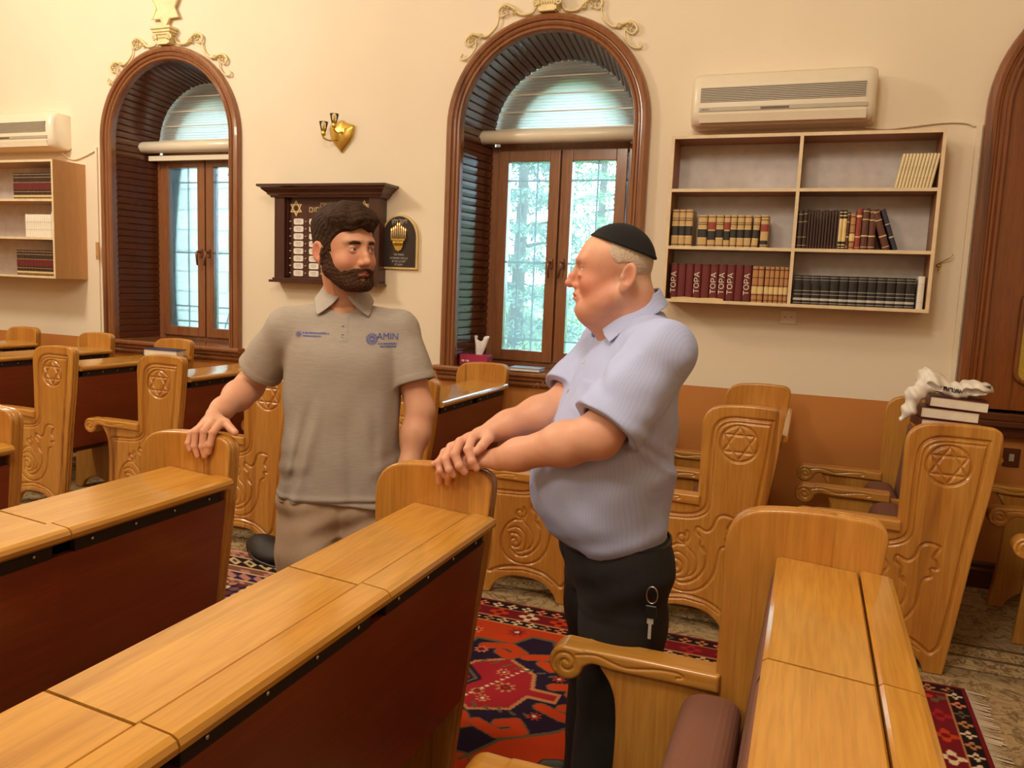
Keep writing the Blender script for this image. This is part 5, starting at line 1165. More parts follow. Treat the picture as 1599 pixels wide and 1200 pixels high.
def proj_mesh(o, fn, d, maxd=0.25, lift=0.0012):
    """push every vertex of o (world coords) along d until it meets fn, keep it just outside"""
    me = o.data; M_ = np.array(o.matrix_world); V = np.array([v.co[:] for v in me.vertices]); Wd = V @ M_[:3, :3].T+M_[:3, 3]; d = np.array(d, float)/np.linalg.norm(d); t = np.zeros(len(V))
    for _ in range(60): f = fn((Wd+d*t[:, None]).astype(np.float32)); t = np.minimum(t+np.maximum(f-lift, -0.004)*0.8, maxd)
    Wd = Wd+d*t[:, None]; Mi = np.linalg.inv(M_); V2 = Wd @ Mi[:3, :3].T+Mi[:3, 3]
    me.vertices.foreach_set('co', V2.astype(np.float32).ravel()); me.update()
def sstep(x, a, b): t = np.clip((x-a)/(b-a), 0, 1); return t*t*(3-2*t)
def fbm(P, s, seed=0):
    r = np.random.RandomState(seed); v = np.zeros(len(P)); a = 1.0
    for k in range(4):
        for _ in range(3): kx = r.normal(size=3)*s*(1.8**k); v += a*np.sin(P @ kx+r.rand()*6.28)
        a *= 0.6
    return v/4.5
M['skinA'] = attr_mat('skin_young', 0.5, 0.12, 260, 0.35, 0.12); M['skinB'] = attr_mat('skin_older', 0.48, 0.15, 220, 0.4, 0.12)
def hair_mat(name, a, b_, sc_=(40, 220, 60)):
    t = NT(name, 0.7, spec=0.15); v = t.coords(sc_); n_ = t.noise(v, 1.0, 4, 0.7, 0.4); t.base(t.ramp(n_, [(0.3, a), (0.7, b_)])); t.bump(n_, 0.9, 0.004); return t.m
M['eye_white'] = plain('eye_white', srgb(216, 200, 190), 0.2, coat=0.6, var=0.01); M['iris'] = plain('brown_iris', srgb(52, 32, 24), 0.15, coat=0.8); M['nail'] = plain('finger_nail', srgb(214, 158, 136), 0.3, coat=0.3)
def eyes(H, root, gaze=(0, 1, 0)):
    for s in (-1, 1):
        b = MB(); c = H.wor((s*0.032, 0.0775, 0.015)); g = (H.R @ np.array(gaze, float)); g /= np.linalg.norm(g); r = 0.0122*H.k
        b.lathe([(r*math.sin(PI*k/12), -r*math.cos(PI*k/12)) for k in range(13)], (0, 0, 0), 18); 
        rot = Vector((0, 0, 1)).rotation_difference(Vector(g)).to_matrix(); b.v = [tuple(rot @ Vector(v) + Vector(c)) for v in b.v]; k0 = len(b.f)
        o = b.build('eyeball', [M['eye_white'], M['iris']], root, tuple(-Vector(root.location)))
        for p in o.data.polygons:
            cc = sum((o.data.vertices[i].co for i in p.vertices), Vector())/len(p.vertices)
            if ((cc-Vector(c)).normalized()).dot(Vector(g)) > 0.80: p.material_index = 1
def skin_obj(name, V, F, root, cols, mat):
    me = np_mesh(name, V-np.array(root.location), F); paint(me, cols); return add_obj(name, me, mat, root)
def world_part(name, V, F, root, mat, sm=1):
    return add_obj(name, np_mesh(name, V-np.array(root.location), F, sm), mat, root)

# ------------------------------------------------------------ younger man
YB0 = np.array([-1.452, 2.27, 0.0]); YR = frame(0.50, -0.866); YRt, YF_ = YR[:, 0], YR[:, 1]
yl = lambda x, y, z: YB0+YR @ np.array([x, y, z])
young = thing('person', 'man in a grey polo shirt and beige trousers resting his right hand on a pew', 'person', (-1.445, 2.27, 0))
HY = Head((-1.445+0.015, 2.27-0.035, 1.633), frame(0.93, -0.36) @ rotx(-0.02) @ roty(0.03), 1.07, dict(w=0.005, eye=0.0034, nose=1.0, ear=-0.018))
y_sh = yl(0.183, -0.01, 1.385); y_el = np.array([-1.79, 2.21, 1.17]); y_wr = np.array([-1.737, 1.985, 1.110])
y_sh2 = yl(-0.183, -0.01, 1.390); y_el2 = np.array([-1.205, 2.36, 1.125]); y_wr2 = np.array([-1.205, 2.27, 0.895])
Y_M = [(-1.668, 1.925, 1.094), (-1.688, 1.913, 1.100), (-1.709, 1.912, 1.096), (-1.730, 1.920, 1.087)]
Y_Fg = [[(-1.654, 1.880, 1.078), (-1.658, 1.871, 1.042), (-1.664, 1.874, 1.018)], [(-1.682, 1.874, 1.080), (-1.681, 1.866, 1.036), (-1.676, 1.870, 1.006)], [(-1.712, 1.874, 1.075), (-1.711, 1.866, 1.033), (-1.702, 1.869, 1.004)], [(-1.738, 1.882, 1.068), (-1.740, 1.871, 1.038), (-1.734, 1.872, 1.018)]]
Y_Th = [(-1.712, 1.962, 1.102), (-1.664, 1.948, 1.097), (-1.628, 1.930, 1.084), (-1.602, 1.917, 1.078)]
Y2_M = [yl(-0.200, 0.11, 0.800), yl(-0.217, 0.09, 0.797), yl(-0.225, 0.07, 0.800), yl(-0.225, 0.05, 0.808)]
def dn(m, a): m = np.array(m); return [m+YF_*0.008*a+np.array([0, 0, -0.040]), m+YF_*0.004+YRt*0.006+np.array([0, 0, -0.064]), m-YF_*0.004+YRt*0.014+np.array([0, 0, -0.084])]
Y2_F = [dn(m, a) for m, a in zip(Y2_M, (1.2, 1, 0.8, 0.5))]
Y2_T = [y_wr2+np.array([0, -0.01, -0.03]), yl(-0.185, 0.115, 0.845), yl(-0.180, 0.135, 0.812), yl(-0.182, 0.140, 0.785)]
neckY = [(HY.wor((0, -0.028, -0.05))), yl(0, -0.012, 1.50), yl(0, -0.02, 1.42)]
def youngskin(P):
    d = grp(P, HY.c, 0.18, HY)
    d = smin(d, chain(P, neckY, [0.058, 0.061, 0.075], 0.02), 0.025)
    a = arm_sdf(P, y_sh, y_el, y_wr, [0.056, 0.052, 0.046, 0.047, 0.032, 0.027]); h_ = grp(P, (-1.70, 1.93, 1.07), 0.14, lambda Q: hand_sdf(Q, y_wr, Y_M, Y_Fg, Y_Th, 1.12)); d = np.minimum(d, smin(a, h_, 0.012))
    a = arm_sdf(P, y_sh2, y_el2, y_wr2, [0.056, 0.052, 0.044, 0.045, 0.032, 0.027]); h_ = grp(P, tuple(Y2_M[1]), 0.15, lambda Q: hand_sdf(Q, y_wr2, Y2_M, Y2_F, Y2_T, 1.06)); d = np.minimum(d, smin(a, h_, 0.012))
    c_, _ = sections(P, YB0, YR, [(0.95, 0, 0, 0.15, 0.09), (1.2, 0, 0, 0.155, 0.095), (1.36, 0, -0.01, 0.15, 0.085), (1.42, 0, -0.01, 0.11, 0.06), (1.46, 0, -0.01, 0.06, 0.05)]); d = smin(d, c_, 0.03)
    return smin(d, cap(P, y_sh, y_sh2, 0.045), 0.03)
V, F = nets(youngskin, (-1.90, 1.82, 0.68), (-1.10, 2.50, 1.86), 0.0026, 20)
q = HY.loc(V.astype(np.float32)); sk = np.tile(np.array(srgb(216, 164, 134)[:3]), (len(V), 1)); inh = (np.abs(q).max(1) < 0.16)
def mixc(c, m, w_): return c*(1-w_[:, None])+np.array(m[:3])*w_[:, None]
sk = mixc(sk, srgb(196, 128, 100), 0.5*np.clip(fbm(V, 28, 3)*0.5+0.4, 0, 1))
sk = mixc(sk, srgb(198, 118, 94), inh*0.5*np.exp(-((np.abs(q[:, 0])-0.04)**2+(q[:, 2]+0.015)**2)/0.0006)*(q[:, 1] > 0.03))
sk = mixc(sk, srgb(176, 100, 84), inh*0.85*np.exp(-((q[:, 0]/0.021)**4+((q[:, 2]+0.0545)/0.0085)**4))*(q[:, 1] > 0.07))
sk = mixc(sk, srgb(198, 108, 84), inh*0.6*sstep(np.abs(q[:, 0]), 0.078, 0.09))
sk = mixc(sk, srgb(60, 40, 32), inh*0.75*np.exp(-(((np.abs(q[:, 0])-0.031)/0.022)**4+((q[:, 2]-0.0345+0.08*(np.abs(q[:, 0])-0.03)**1)/0.0058)**4))*(q[:, 1] > 0.06))
sk = mixc(sk, srgb(70, 44, 34), inh*0.6*np.exp(-((np.abs(q[:, 0])-0.032)**2/0.00018+(q[:, 2]-0.0205)**2/0.000006))*(q[:, 1] > 0.075))
stub = inh*sstep(-q[:, 2], 0.02, 0.05)*(q[:, 1] > -0.01)*(q[:, 1]+0.6*(-q[:, 2]) < 0.19); sk = mixc(sk, srgb(96, 68, 54), stub*0.35)
skin_obj('body', V, F, young, sk, M['skinA']); eyes(HY, young, (-0.35, 1, 0.0))
nails(young, 'fingernails', Y_Fg, Y_M, M['nail'], (0, -1, 0.2))
def young_hair(P):
    q = HY.loc(P); sk_ = HY.skull(q)
    x, y, z = q[:, 0], q[:, 1], q[:, 2]
    t = 0.0025+0.017*sstep(z, 0.045, 0.12)+0.016*sstep(z, 0.06, 0.11)*sstep(y, -0.01, 0.06)
    fl = np.stack([x*55+z*25, y*26-x*30, z*40+y*20], 1); nz = np.sin(fl[:, 0]*1.7+2.2*np.sin(fl[:, 1]*0.8))*0.5+0.5*np.sin(fl[:, 1]*3.1+fl[:, 2]*1.2)+0.4*np.sin(fl[:, 0]*4.1+fl[:, 1]*2)
    uu = -0.30*x-0.62*y+0.72*z+0.006*np.sin(x*40)+0.005*np.sin(y*50+x*30); rg = np.abs(np.sin(uu*210+1.5*np.sin(x*28)))
    d = sk_-t-0.0026*nz*sstep(z, 0.03, 0.09)-0.0026*rg*sstep(z, 0.02, 0.07)-0.0007*np.sin(x*700+y*300)*np.sin(z*500)
    line = 0.012+0.060*sstep(y, 0.015, 0.075)-0.075*sstep(-y, 0.02, 0.055)+0.006*np.sin(x*90+1)   # lower limit of the hair
    line = np.where((y > -0.004) & (y < 0.03) & (np.abs(x) > 0.05), np.minimum(line, 0.004), line)
    return smax(d, (line-z)*0.8, 0.008)*HY.k
V, F = nets(young_hair, HY.c-0.17, HY.c+0.17, 0.0024, 16); world_part('hair', V, F, young, hair_mat('dark_brown_hair', srgb(34, 24, 18), srgb(74, 52, 38), (60, 160, 60)))
def young_beard(P):
    q = HY.loc(P); x, y, z = np.abs(q[:, 0]), q[:, 1], q[:, 2]; d = HY.face(q)
    side = 0.0+0.0*x; top = np.interp(y, [-0.01, 0.015, 0.04, 0.06, 0.075, 0.085, 0.12], [0.034, 0.026, -0.022, -0.040, -0.046, -0.0385, -0.0385])
    m = np.where(y > 0.068, sstep(top-z, -0.003, 0.006), sstep(top-z, -0.004, 0.020))*sstep(y, -0.014, 0.004)
    lipz = np.sqrt(((q[:, 0])/0.0215)**2+((z+0.0565)/0.0088)**2); m = m*np.where(y > 0.07, sstep(lipz, 0.85, 1.15), 1)
    nb = np.sqrt((x/0.012)**2+((z+0.073)/0.005)**2); m = m*(0.35+0.65*sstep(nb, 0.7, 1.3))
    thick = 0.0030+0.0045*sstep(-z, 0.06, 0.10)*sstep(y, 0.0, 0.05)
    nz = 0.0012*np.sin(x*420+z*160)*np.sin(z*380+y*250)+0.0006*np.sin(x*900+z*700)
    lowcut = (-0.112-z)
    return smax(d-(thick*m-0.004*(1-m))-nz*m, np.maximum(lowcut, -(y+0.014)), 0.006)*HY.k
V, F = nets(young_beard, HY.c-0.17, HY.c+np.array([0.17, 0.17, 0.05]), 0.0022, 16); world_part('beard', V, F, young, hair_mat('brown_beard', srgb(46, 30, 22), srgb(92, 62, 46), (300, 300, 120)))
def eyebrow(H, root, col, th=1.0, nm='eyebrows'):
    b = MB()
    for s in (-1, 1):
        pts = [H.wor((s*0.012, 0.0945, 0.0325)), H.wor((s*0.024, 0.0945, 0.0350)), H.wor((s*0.036, 0.0880, 0.0355)), H.wor((s*0.048, 0.0780, 0.0305))]
        b.tube([tuple(p) for p in cr(pts, 5)], [0.0030*th*(0.6+0.8*math.sin(PI*(k+2)/19)) for k in range(16)], 6)
    return b.build(nm, col, root, tuple(-Vector(root.location)))
eyebrow(HY, young, hair_mat('dark_brow', srgb(48, 32, 24), srgb(70, 48, 36)), 1.25)
YS = [(0.800, 0, 0.0, 0.208, 0.138), (0.86, 0, 0.0, 0.204, 0.136), (1.00, 0, 0.004, 0.196, 0.132), (1.15, 0, 0.006, 0.192, 0.128), (1.28, 0, 0.006, 0.194, 0.126), (1.35, 0, -0.002, 0.180, 0.112), (1.41, 0, -0.012, 0.132, 0.090), (1.455, 0, -0.018, 0.088, 0.072), (1.49, 0, -0.018, 0.060, 0.055)]
def polo(P, open_=True):
    d, q = sections(P, YB0, YR, YS)
    for sh in (y_sh, y_sh2): d = smin(d, chain(P, [yl(0, -0.015, 1.420), sh*0.66+yl(0, -0.01, 1.430)*0.34, sh], [0.050, 0.056, 0.066], 0.03), 0.04)
    for sh, el_, fr_ in ((y_sh, y_el, 0.70), (y_sh2, y_el2, 0.66)):
        ax = (el_-sh)/np.linalg.norm(el_-sh); L = np.linalg.norm(el_-sh)*fr_; end = sh+ax*L; s_ = cap(P, sh, end+ax*0.05, 0.068, 0.079)
        pa = (P-V3(end)) @ V3(ax); s_ = s_+0.003*np.sin(pa*55+q[:, 2]*30)*sstep(-pa, 0.0, 0.1)
        s_ = smax(s_, pa, 0.006); band = np.where((pa > -0.022), 0.0015, 0.0); s_ = s_-band
        if open_: s_ = smax(s_, -np.maximum(cap(P, sh, end+ax*0.08, 0.06, 0.070), -(pa+0.03)), 0.003)
        d = smin(d, s_, 0.018)
    x, y, z = q[:, 0], q[:, 1], q[:, 2]
    # soft drapery: long folds from chest to hem, hem roll
    lo_ = sstep(-z, -1.22, -1.0)
    d = d-lo_*1.5*(0.0065*np.exp(-((x-0.055-0.25*(1.2-z))/0.022)**2)+0.005*np.exp(-((x-0.11-0.2*(1.2-z))/0.02)**2)+0.005*np.exp(-((x+0.07+0.10*(1.2-z))/0.025)**2)+0.004*np.exp(-((x+0.13)/0.02)**2))*(y > 0)
    d = d+lo_*0.008*np.exp(-((x-0.085-0.22*(1.2-z))/0.016)**2)*(y > 0)+0.005*np.exp(-((x+0.015+0.05*(1.3-z))/0.02)**2)*(y > 0)*lo_
    d = d+0.0034*fbm(P, 13, 5)+0.003*np.sin(z*75+x*22)*np.exp(-((z-0.93)/0.05)**2)*sstep(np.abs(x), 0.06, 0.16)
    d = d-0.0035*np.exp(-((z-0.838)/0.010)**2)+0.003*np.exp(-((z-0.826)/0.005)**2)
    d = smax(d, (0.812+0.012*x+0.010*np.sin(x*14+y*5))-z, 0.006)
    if open_: d = smax(d, -np.maximum(sections(P, YB0, YR, [(s_[0]-0.03, s_[1], s_[2], s_[3]-0.02, s_[4]-0.02) for s_ in YS[:4]])[0], z-0.86), 0.003)
    # placket: a raised strip and the V of the open collar
    fr = (y > 0.02); d = d-0.0020*sstep(0.0165-np.abs(x+0.002), 0, 0.002)*fr*(z > 1.355)
    v_ = (0.040*(z-1.435)/0.045-np.abs(x))*0.7; cut = np.maximum(-v_, np.maximum(1.44-z, 0.0-y)); d = smax(d, -(cut), 0.004)
    d = smax(d, -chain(P, [HY.wor((0, -0.02, -0.04)), yl(0, -0.012, 1.50), yl(0, -0.005, 1.462)], [0.064, 0.067, 0.066]), 0.004)
    return d
M['polo'] = NT('grey_pique', 0.85, spec=0.2); _t = M['polo']; _t.base(_t.ramp(_t.noise(_t.coords((30, 30, 400)), 1.0, 3, 0.6), [(0.3, srgb(160, 150, 140)), (0.7, srgb(172, 163, 154))])); _t.bump(_t.noise(_t.coords(), 700, 2), 0.15, 0.001); M['polo'] = _t.m
V, F = nets(polo, (-1.95, 1.98, 0.78), (-1.06, 2.56, 1.53), 0.0036, 16); world_part('polo_shirt', V, F, young, M['polo'])
def collar_sdf(P, H, B0, R, zc, r0, tilt, gap, t=0.0032, hgt=0.040, flare=0.30, pts=True, cy=-0.012, b_=0.92):
    """fold-over collar: a flared conical band round the neck, open in front and ending in points"""
    q = (P-V3(B0)) @ np.asarray(R, np.float32); x, y, z = q[:, 0], q[:, 1]-cy, q[:, 2]; a = np.arctan2(x, y); z0 = zc-tilt*y-0.0*np.abs(x)
    rr = np.sqrt(x*x+(y/b_)**2); h_ = z0-z; drop = hgt+0.020*np.exp(-((np.abs(a)-gap-0.62)/0.30)**2)*pts
    rad = r0+flare*np.maximum(h_, 0)+0.25*np.maximum(h_, 0)*np.exp(-(a/1.2)**2)
    d = np.abs(rr-rad)*0.9-t; d = np.maximum(d, h_-drop); d = np.maximum(d, -h_-0.002); d = np.maximum(d, (gap+11*np.maximum(h_, 0)-np.abs(a))*0.055)
    return d
cY = lambda P: collar_sdf(P, HY, YB0, YR, 1.522, 0.068, 0.36, 0.16, hgt=0.040, flare=0.62)
V, F = nets(cY, (-1.66, 2.06, 1.36), (-1.24, 2.46, 1.58), 0.002, 16); world_part('collar', V, F, young, plain('grey_rib', srgb(176, 168, 160), 0.85, bump=0.2, bs=400))
def buttons(root, pts, fwd, mat, fn):
    rot = Vector((0, 0, 1)).rotation_difference(Vector(fwd)).to_matrix()
    for p in pts:
        b = MB(); b.lathe([(0, -0.001), (0.0055, -0.001), (0.0055, 0.0008), (0.004, 0.0015), (0, 0.001)], (0, 0, 0), 12)
        b.v = [tuple(rot @ Vector(v)+Vector(p)) for v in b.v]; o = b.build('button', mat, root, tuple(-Vector(root.location))); bpy.context.view_layer.update(); proj_mesh(o, fn, -fwd, maxd=0.3, lift=0.001)
pf = lambda P: polo(P, False)
buttons(young, [yl(-0.002, 0.16, z) for z in (1.405, 1.372)], YF_, plain('grey_button', srgb(130, 122, 116), 0.3), pf)
M['print_blue'] = plain('blue_print', srgb(74, 84, 160), 0.6)
def chest_print(name, s, size, lx, z, sx=1.0):
    p = yl(lx, 0.20, z)-np.array(young.location); o = text(name, s, size, M['print_blue'], young, tuple(p), (0, 0, 0), extrude=0.0, sx=1.0) if s else ticks(name, sx, size, M['print_blue'], young, tuple(p), (0, 0, 0), int(z*1e4))
    o.rotation_euler = (PI/2, 0, math.atan2(-YRt[1], -YRt[0])); o.scale = (sx if s else 1, 1, 1); bpy.context.view_layer.update(); proj_mesh(o, pf, -YF_, lift=0.0015); return o
chest_print('chest_lettering', 'AMIN', 0.030, -0.145, 1.372, 0.95); chest_print('small_print', None, 0.0055, -0.145, 1.350, 0.060); chest_print('small_print', None, 0.0055, -0.147, 1.341, 0.052)
chest_print('small_print', None, 0.0060, 0.083, 1.378, 0.085); chest_print('small_print', None, 0.0055, 0.095, 1.368, 0.060)
def emblem(lx, z, r, n):
    b = MB(); 
    for k in range(n):
        a = 2*PI*k/n; ca, sa = math.cos(a), math.sin(a)
        pts = [(r*0.62*ca-0.10*r*sa, r*0.62*sa+0.10*r*ca), (r*ca-0.05*r*sa, r*sa+0.05*r*ca), (r*ca+0.05*r*sa, r*sa-0.05*r*ca), (r*0.62*ca+0.10*r*sa, r*0.62*sa-0.10*r*ca)]
        b.add([tuple(yl(lx+p[0], 0.20, z+p[1])) for p in pts], [(0, 1, 2, 3)])
    m_ = 24
    for rr in (0.50, 0.24):
        b.add([tuple(yl(lx+r*rr*(1 if j else 0.68)*math.cos(2*PI*k/m_), 0.20, z+r*rr*(1 if j else 0.68)*math.sin(2*PI*k/m_))) for k in range(m_) for j in (0, 1)], [(2*k, 2*k+1, (2*k+3) % (2*m_), (2*k+2) % (2*m_)) for k in range(m_)])
    o = b.build('chest_emblem', M['print_blue'], young, tuple(-Vector(young.location))); bpy.context.view_layer.update(); proj_mesh(o, pf, -YF_, lift=0.0015)
emblem(-0.094, 1.364, 0.020, 16); emblem(0.138, 1.372, 0.011, 10)
def trousers(B0, R, waist, hips, crotch_z, knees, ankles, rad, fold=0.004, S=None):
    def fn(P):
        d, q = sections(P, B0, R, S); x, y, z = q[:, 0], q[:, 1], q[:, 2]
        for h_, k_, a_ in zip(hips, knees, ankles): d = smin(d, chain(P, [h_, (h_+k_)/2, k_, a_], rad, 0.04), 0.035)
        d = d+fold*fbm(P*np.array([1, 1, 0.6], np.float32), 14, 9)+fold*0.7*np.sin(z*60+x*25+y*20)*np.exp(-((z-crotch_z-0.03)/0.07)**2)
        d = d+fold*1.2*np.exp(-(x/0.012)**2)*(y > 0)*sstep(z, crotch_z-0.03, crotch_z+0.05)
        return smax(d, np.maximum(z-waist, 0.035-z), 0.004)
    return fn
yh = [yl(0.098, 0.0, 0.80), yl(-0.098, 0.0, 0.80)]; yk = [yl(0.115, 0.03, 0.46), yl(-0.105, 0.02, 0.46)]; ya = [yl(0.125, -0.01, 0.05), yl(-0.115, -0.03, 0.05)]
fnY = trousers(YB0, YR, 0.93, yh, 0.72, yk, ya, [0.108, 0.104, 0.090, 0.098], 0.005, [(0.70, 0, 0, 0.15, 0.09), (0.80, 0, 0, 0.196, 0.125), (0.93, 0, 0, 0.175, 0.11)])
M['chino'] = plain('beige_chino', srgb(186, 162, 138), 0.9, bump=0.15, bs=500)
V, F = nets(fnY, (-1.80, 1.98, 0.0), (-1.10, 2.60, 0.96), 0.006, 16); world_part('trousers', V, F, young, M['chino'])
def shoe_fn(cs, f, L=0.27):
    f = np.array(f, float); f /= np.linalg.norm(f)
    def fn(P):
        d = None
        for c in cs:
            c = np.array([c[0], c[1], 0]); heel = c-f*0.07; toe = c+f*(L-0.11)
            e = smin(cap(P, heel+[0, 0, 0.042], toe+[0, 0, 0.034], 0.040, 0.036), cap(P, c+[0, 0, 0.06], c-f*0.02+[0, 0, 0.10], 0.045, 0.042), 0.03); e = smin(e, cap(P, toe-f*0.04+[0, 0, 0.032], toe+[0, 0, 0.03], 0.045, 0.038), 0.02)
            d = e if d is None else np.minimum(d, e)
        return smax(d, 0.0-P[:, 2]+0.002, 0.004)
    return fn
for a_ in ya:
    V, F = nets(shoe_fn([a_], YF_), (a_[0]-0.3, a_[1]-0.3, -0.01), (a_[0]+0.3, a_[1]+0.3, 0.16), 0.005, 12); V[:, 2] += 0.012; world_part('shoe', V, F, young, plain('white_trainer', srgb(210, 206, 200), 0.5))
b = MB(); ax = Vector(y_el-y_wr).normalized(); u = ax.cross(Vector((0, 0, 1))).normalized(); w_ = ax.cross(u); cc = Vector(y_wr)+ax*0.018
b.tube([tuple(cc+(u*math.cos(a)+w_*math.sin(a))*0.0315) for a in np.linspace(0, 2*PI, 25)[:-1]], 0.0014, 6, closed=True); b.build('bracelet', M['brass'], young, tuple(-Vector(young.location)))

# ------------------------------------------------------------ older man
OB0 = np.array([-0.455, 2.09, 0.0]); OR = frame(-0.87, -0.49); OF = OR[:, 1]; ol = lambda x, y, z: OB0+OR @ np.array([x, y, z])
older = thing('person', 'older man in a light blue shirt, black trousers and black skullcap leaning on a pew', 'person', (-0.455, 2.09, 0))
HO = Head((-0.485, 2.055, 1.585), frame(-1.0, -0.20) @ rotx(0.03), 1.06, dict(w=0.006, eye=0.0042, nose=1.35, jowl=True, ear=-0.030, open=0.0018, lip=0.0065, cc=(0, 0.001, 0.042), cr=(0.077, 0.084, 0.082), fh=0.006))
o_shL = np.array([-0.335, 1.945, 1.405]); o_elL = np.array([-0.452, 1.815, 1.205]); o_wrL = np.array([-0.728, 1.885, 1.104])
o_shR = np.array([-0.535, 2.245, 1.40]); o_elR = np.array([-0.635, 2.09, 1.215]); o_wrR = np.array([-0.772, 1.955, 1.165])
L_M = [(-0.826, 1.926, 1.090), (-0.832, 1.902, 1.094), (-0.828, 1.880, 1.090), (-0.812, 1.861, 1.082)]
L_F = [[(-0.872, 1.927, 1.084), (-0.898, 1.930, 1.076), (-0.920, 1.930, 1.072)], [(-0.878, 1.898, 1.086), (-0.903, 1.892, 1.076), (-0.916, 1.885, 1.068)], [(-0.868, 1.868, 1.080), (-0.888, 1.862, 1.052), (-0.890, 1.868, 1.026)], [(-0.845, 1.850, 1.068), (-0.861, 1.856, 1.046), (-0.866, 1.866, 1.026)]]
L_T = [(-0.750, 1.905, 1.100), (-0.785, 1.938, 1.090), (-0.815, 1.955, 1.083), (-0.838, 1.962, 1.080)]
R_M = [(-0.806, 1.880, 1.152), (-0.836, 1.872, 1.139), (-0.862, 1.873, 1.122), (-0.884, 1.882, 1.103)]
R_F = [[(-0.800, 1.841, 1.129), (-0.784, 1.832, 1.102), (-0.773, 1.838, 1.083)], [(-0.833, 1.833, 1.114), (-0.816, 1.826, 1.088), (-0.803, 1.834, 1.070)], [(-0.861, 1.836, 1.097), (-0.846, 1.829, 1.073), (-0.836, 1.838, 1.058)], [(-0.888, 1.850, 1.082), (-0.878, 1.843, 1.063), (-0.868, 1.850, 1.049)]]
R_T = [(-0.778, 1.930, 1.158), (-0.764, 1.888, 1.155), (-0.770, 1.862, 1.138), (-0.780, 1.850, 1.124)]
neckO = [HO.wor((0, -0.030, -0.045)), (HO.wor((0, -0.030, -0.045))*0.5+ol(0, -0.02, 1.45)*0.5), ol(0, -0.02, 1.42)]
def olderskin(P):
    d = grp(P, HO.c, 0.18, HO); d = smin(d, chain(P, neckO, [0.070, 0.072, 0.085], 0.02), 0.03)
    d = smin(d, cap(P, HO.wor((0, 0.035, -0.095)), ol(0, 0.03, 1.44), 0.040, 0.05), 0.04)
    def armL(Q): return smin(arm_sdf(Q, o_shL, o_elL, o_wrL, [0.062, 0.059, 0.051, 0.052, 0.038, 0.031]), grp(Q, (-0.82, 1.90, 1.08), 0.14, lambda q_: hand_sdf(q_, o_wrL, L_M, L_F, L_T, 1.14)), 0.012)
    def armR(Q): return smin(arm_sdf(Q, o_shR, o_elR, o_wrR, [0.062, 0.059, 0.051, 0.052, 0.038, 0.031]), grp(Q, (-0.82, 1.89, 1.12), 0.14, lambda q_: hand_sdf(q_, o_wrR, R_M, R_F, R_T, 1.16)), 0.012)
    d = np.minimum(d, np.minimum(armL(P), armR(P)))
    c_, _ = sections(P, OB0, OR, [(0.98, 0, 0.02, 0.14, 0.10), (1.2, 0, 0.01, 0.15, 0.11), (1.36, 0, -0.01, 0.15, 0.08), (1.42, 0, -0.02, 0.11, 0.06), (1.46, 0, -0.02, 0.06, 0.05)]); d = smin(d, c_, 0.03)
    return smin(d, cap(P, o_shL, o_shR, 0.045), 0.03)
V, F = nets(olderskin, (-0.96, 1.72, 0.93), (-0.20, 2.36, 1.78), 0.0026, 20)
q = HO.loc(V.astype(np.float32)); inh = (np.abs(q).max(1) < 0.16)
sk = np.tile(np.array(srgb(216, 164, 138)[:3]), (len(V), 1)); sk = mixc(sk, srgb(188, 112, 86), 0.55*np.clip(fbm(V, 26, 4)*0.5+0.45, 0, 1)); sk = mixc(sk, srgb(222, 170, 138), 0.25*np.clip(fbm(V, 60, 8), 0, 1))
sk = mixc(sk, srgb(196, 104, 78), inh*0.55*np.exp(-((np.abs(q[:, 0])-0.05)**2/0.0009+(q[:, 2]+0.03)**2/0.0014))*(q[:, 1] > 0.0))
sk = mixc(sk, srgb(208, 122, 102), inh*0.35*np.exp(-((q[:, 1]-0.112)**2+(q[:, 2]+0.02)**2)/0.0003)); sk = mixc(sk, srgb(174, 92, 78), inh*0.7*np.exp(-((q[:, 0]/0.021)**4+((q[:, 2]+0.0545)/0.0075)**4))*(q[:, 1] > 0.07))
sk = mixc(sk, srgb(228, 182, 150), inh*0.5*sstep(q[:, 2], 0.04, 0.08)); sk = mixc(sk, srgb(168, 88, 66), inh*0.45*np.exp(-((q[:, 1]+0.030)**2/0.0001+(q[:, 2]-0.004)**2/0.0003))*sstep(np.abs(q[:, 0]), 0.078, 0.084)); sk = mixc(sk, srgb(84, 54, 44), inh*0.75*np.exp(-((np.abs(q[:, 0])-0.034)**2/0.0003+(q[:, 2]-0.0192)**2/0.000004))*(q[:, 1] > 0.06)); sk = mixc(sk, srgb(150, 120, 104), inh*0.3*np.exp(-((np.abs(q[:, 0])-0.032)**2/0.0002+(q[:, 2]-0.021)**2/0.00001))*(q[:, 1] > 0.07))  # shade painted into the ear hollow and eyelid crease, plus dark lash line
hm = inh*sstep(q[:, 2], -0.035, -0.01)*sstep(-q[:, 1], -0.012, 0.02)*(np.abs(q[:, 0]) < 0.083); sk = mixc(sk, srgb(206, 188, 168), hm*0.55*(0.6+0.4*fbm(V, 200, 2)))
skin_obj('body', V, F, older, sk, M['skinB']); eyes(HO, older, (0.05, 1, 0)); nails(older, 'fingernails', R_F+L_F[2:], R_M+L_M[2:], M['nail'], (0, -1, 0.3))
eyebrow(HO, older, hair_mat('grey_brow', srgb(170, 140, 120), srgb(200, 176, 156)), 0.8)
def hair_o(P):
    q = HO.loc(P); x, y, z = q[:, 0], q[:, 1], q[:, 2]; d = HO.skull(q)-0.0025-0.0008*np.sin(x*500+z*420)*np.sin(y*450+z*300)
    low = np.interp(y, [-0.12, -0.06, -0.03, 0.0, 0.03], [-0.045, -0.03, 0.035, 0.030, 0.06])
    return smax(smax(d, (low-z)*0.7, 0.006), (y-0.022), 0.01)*HO.k
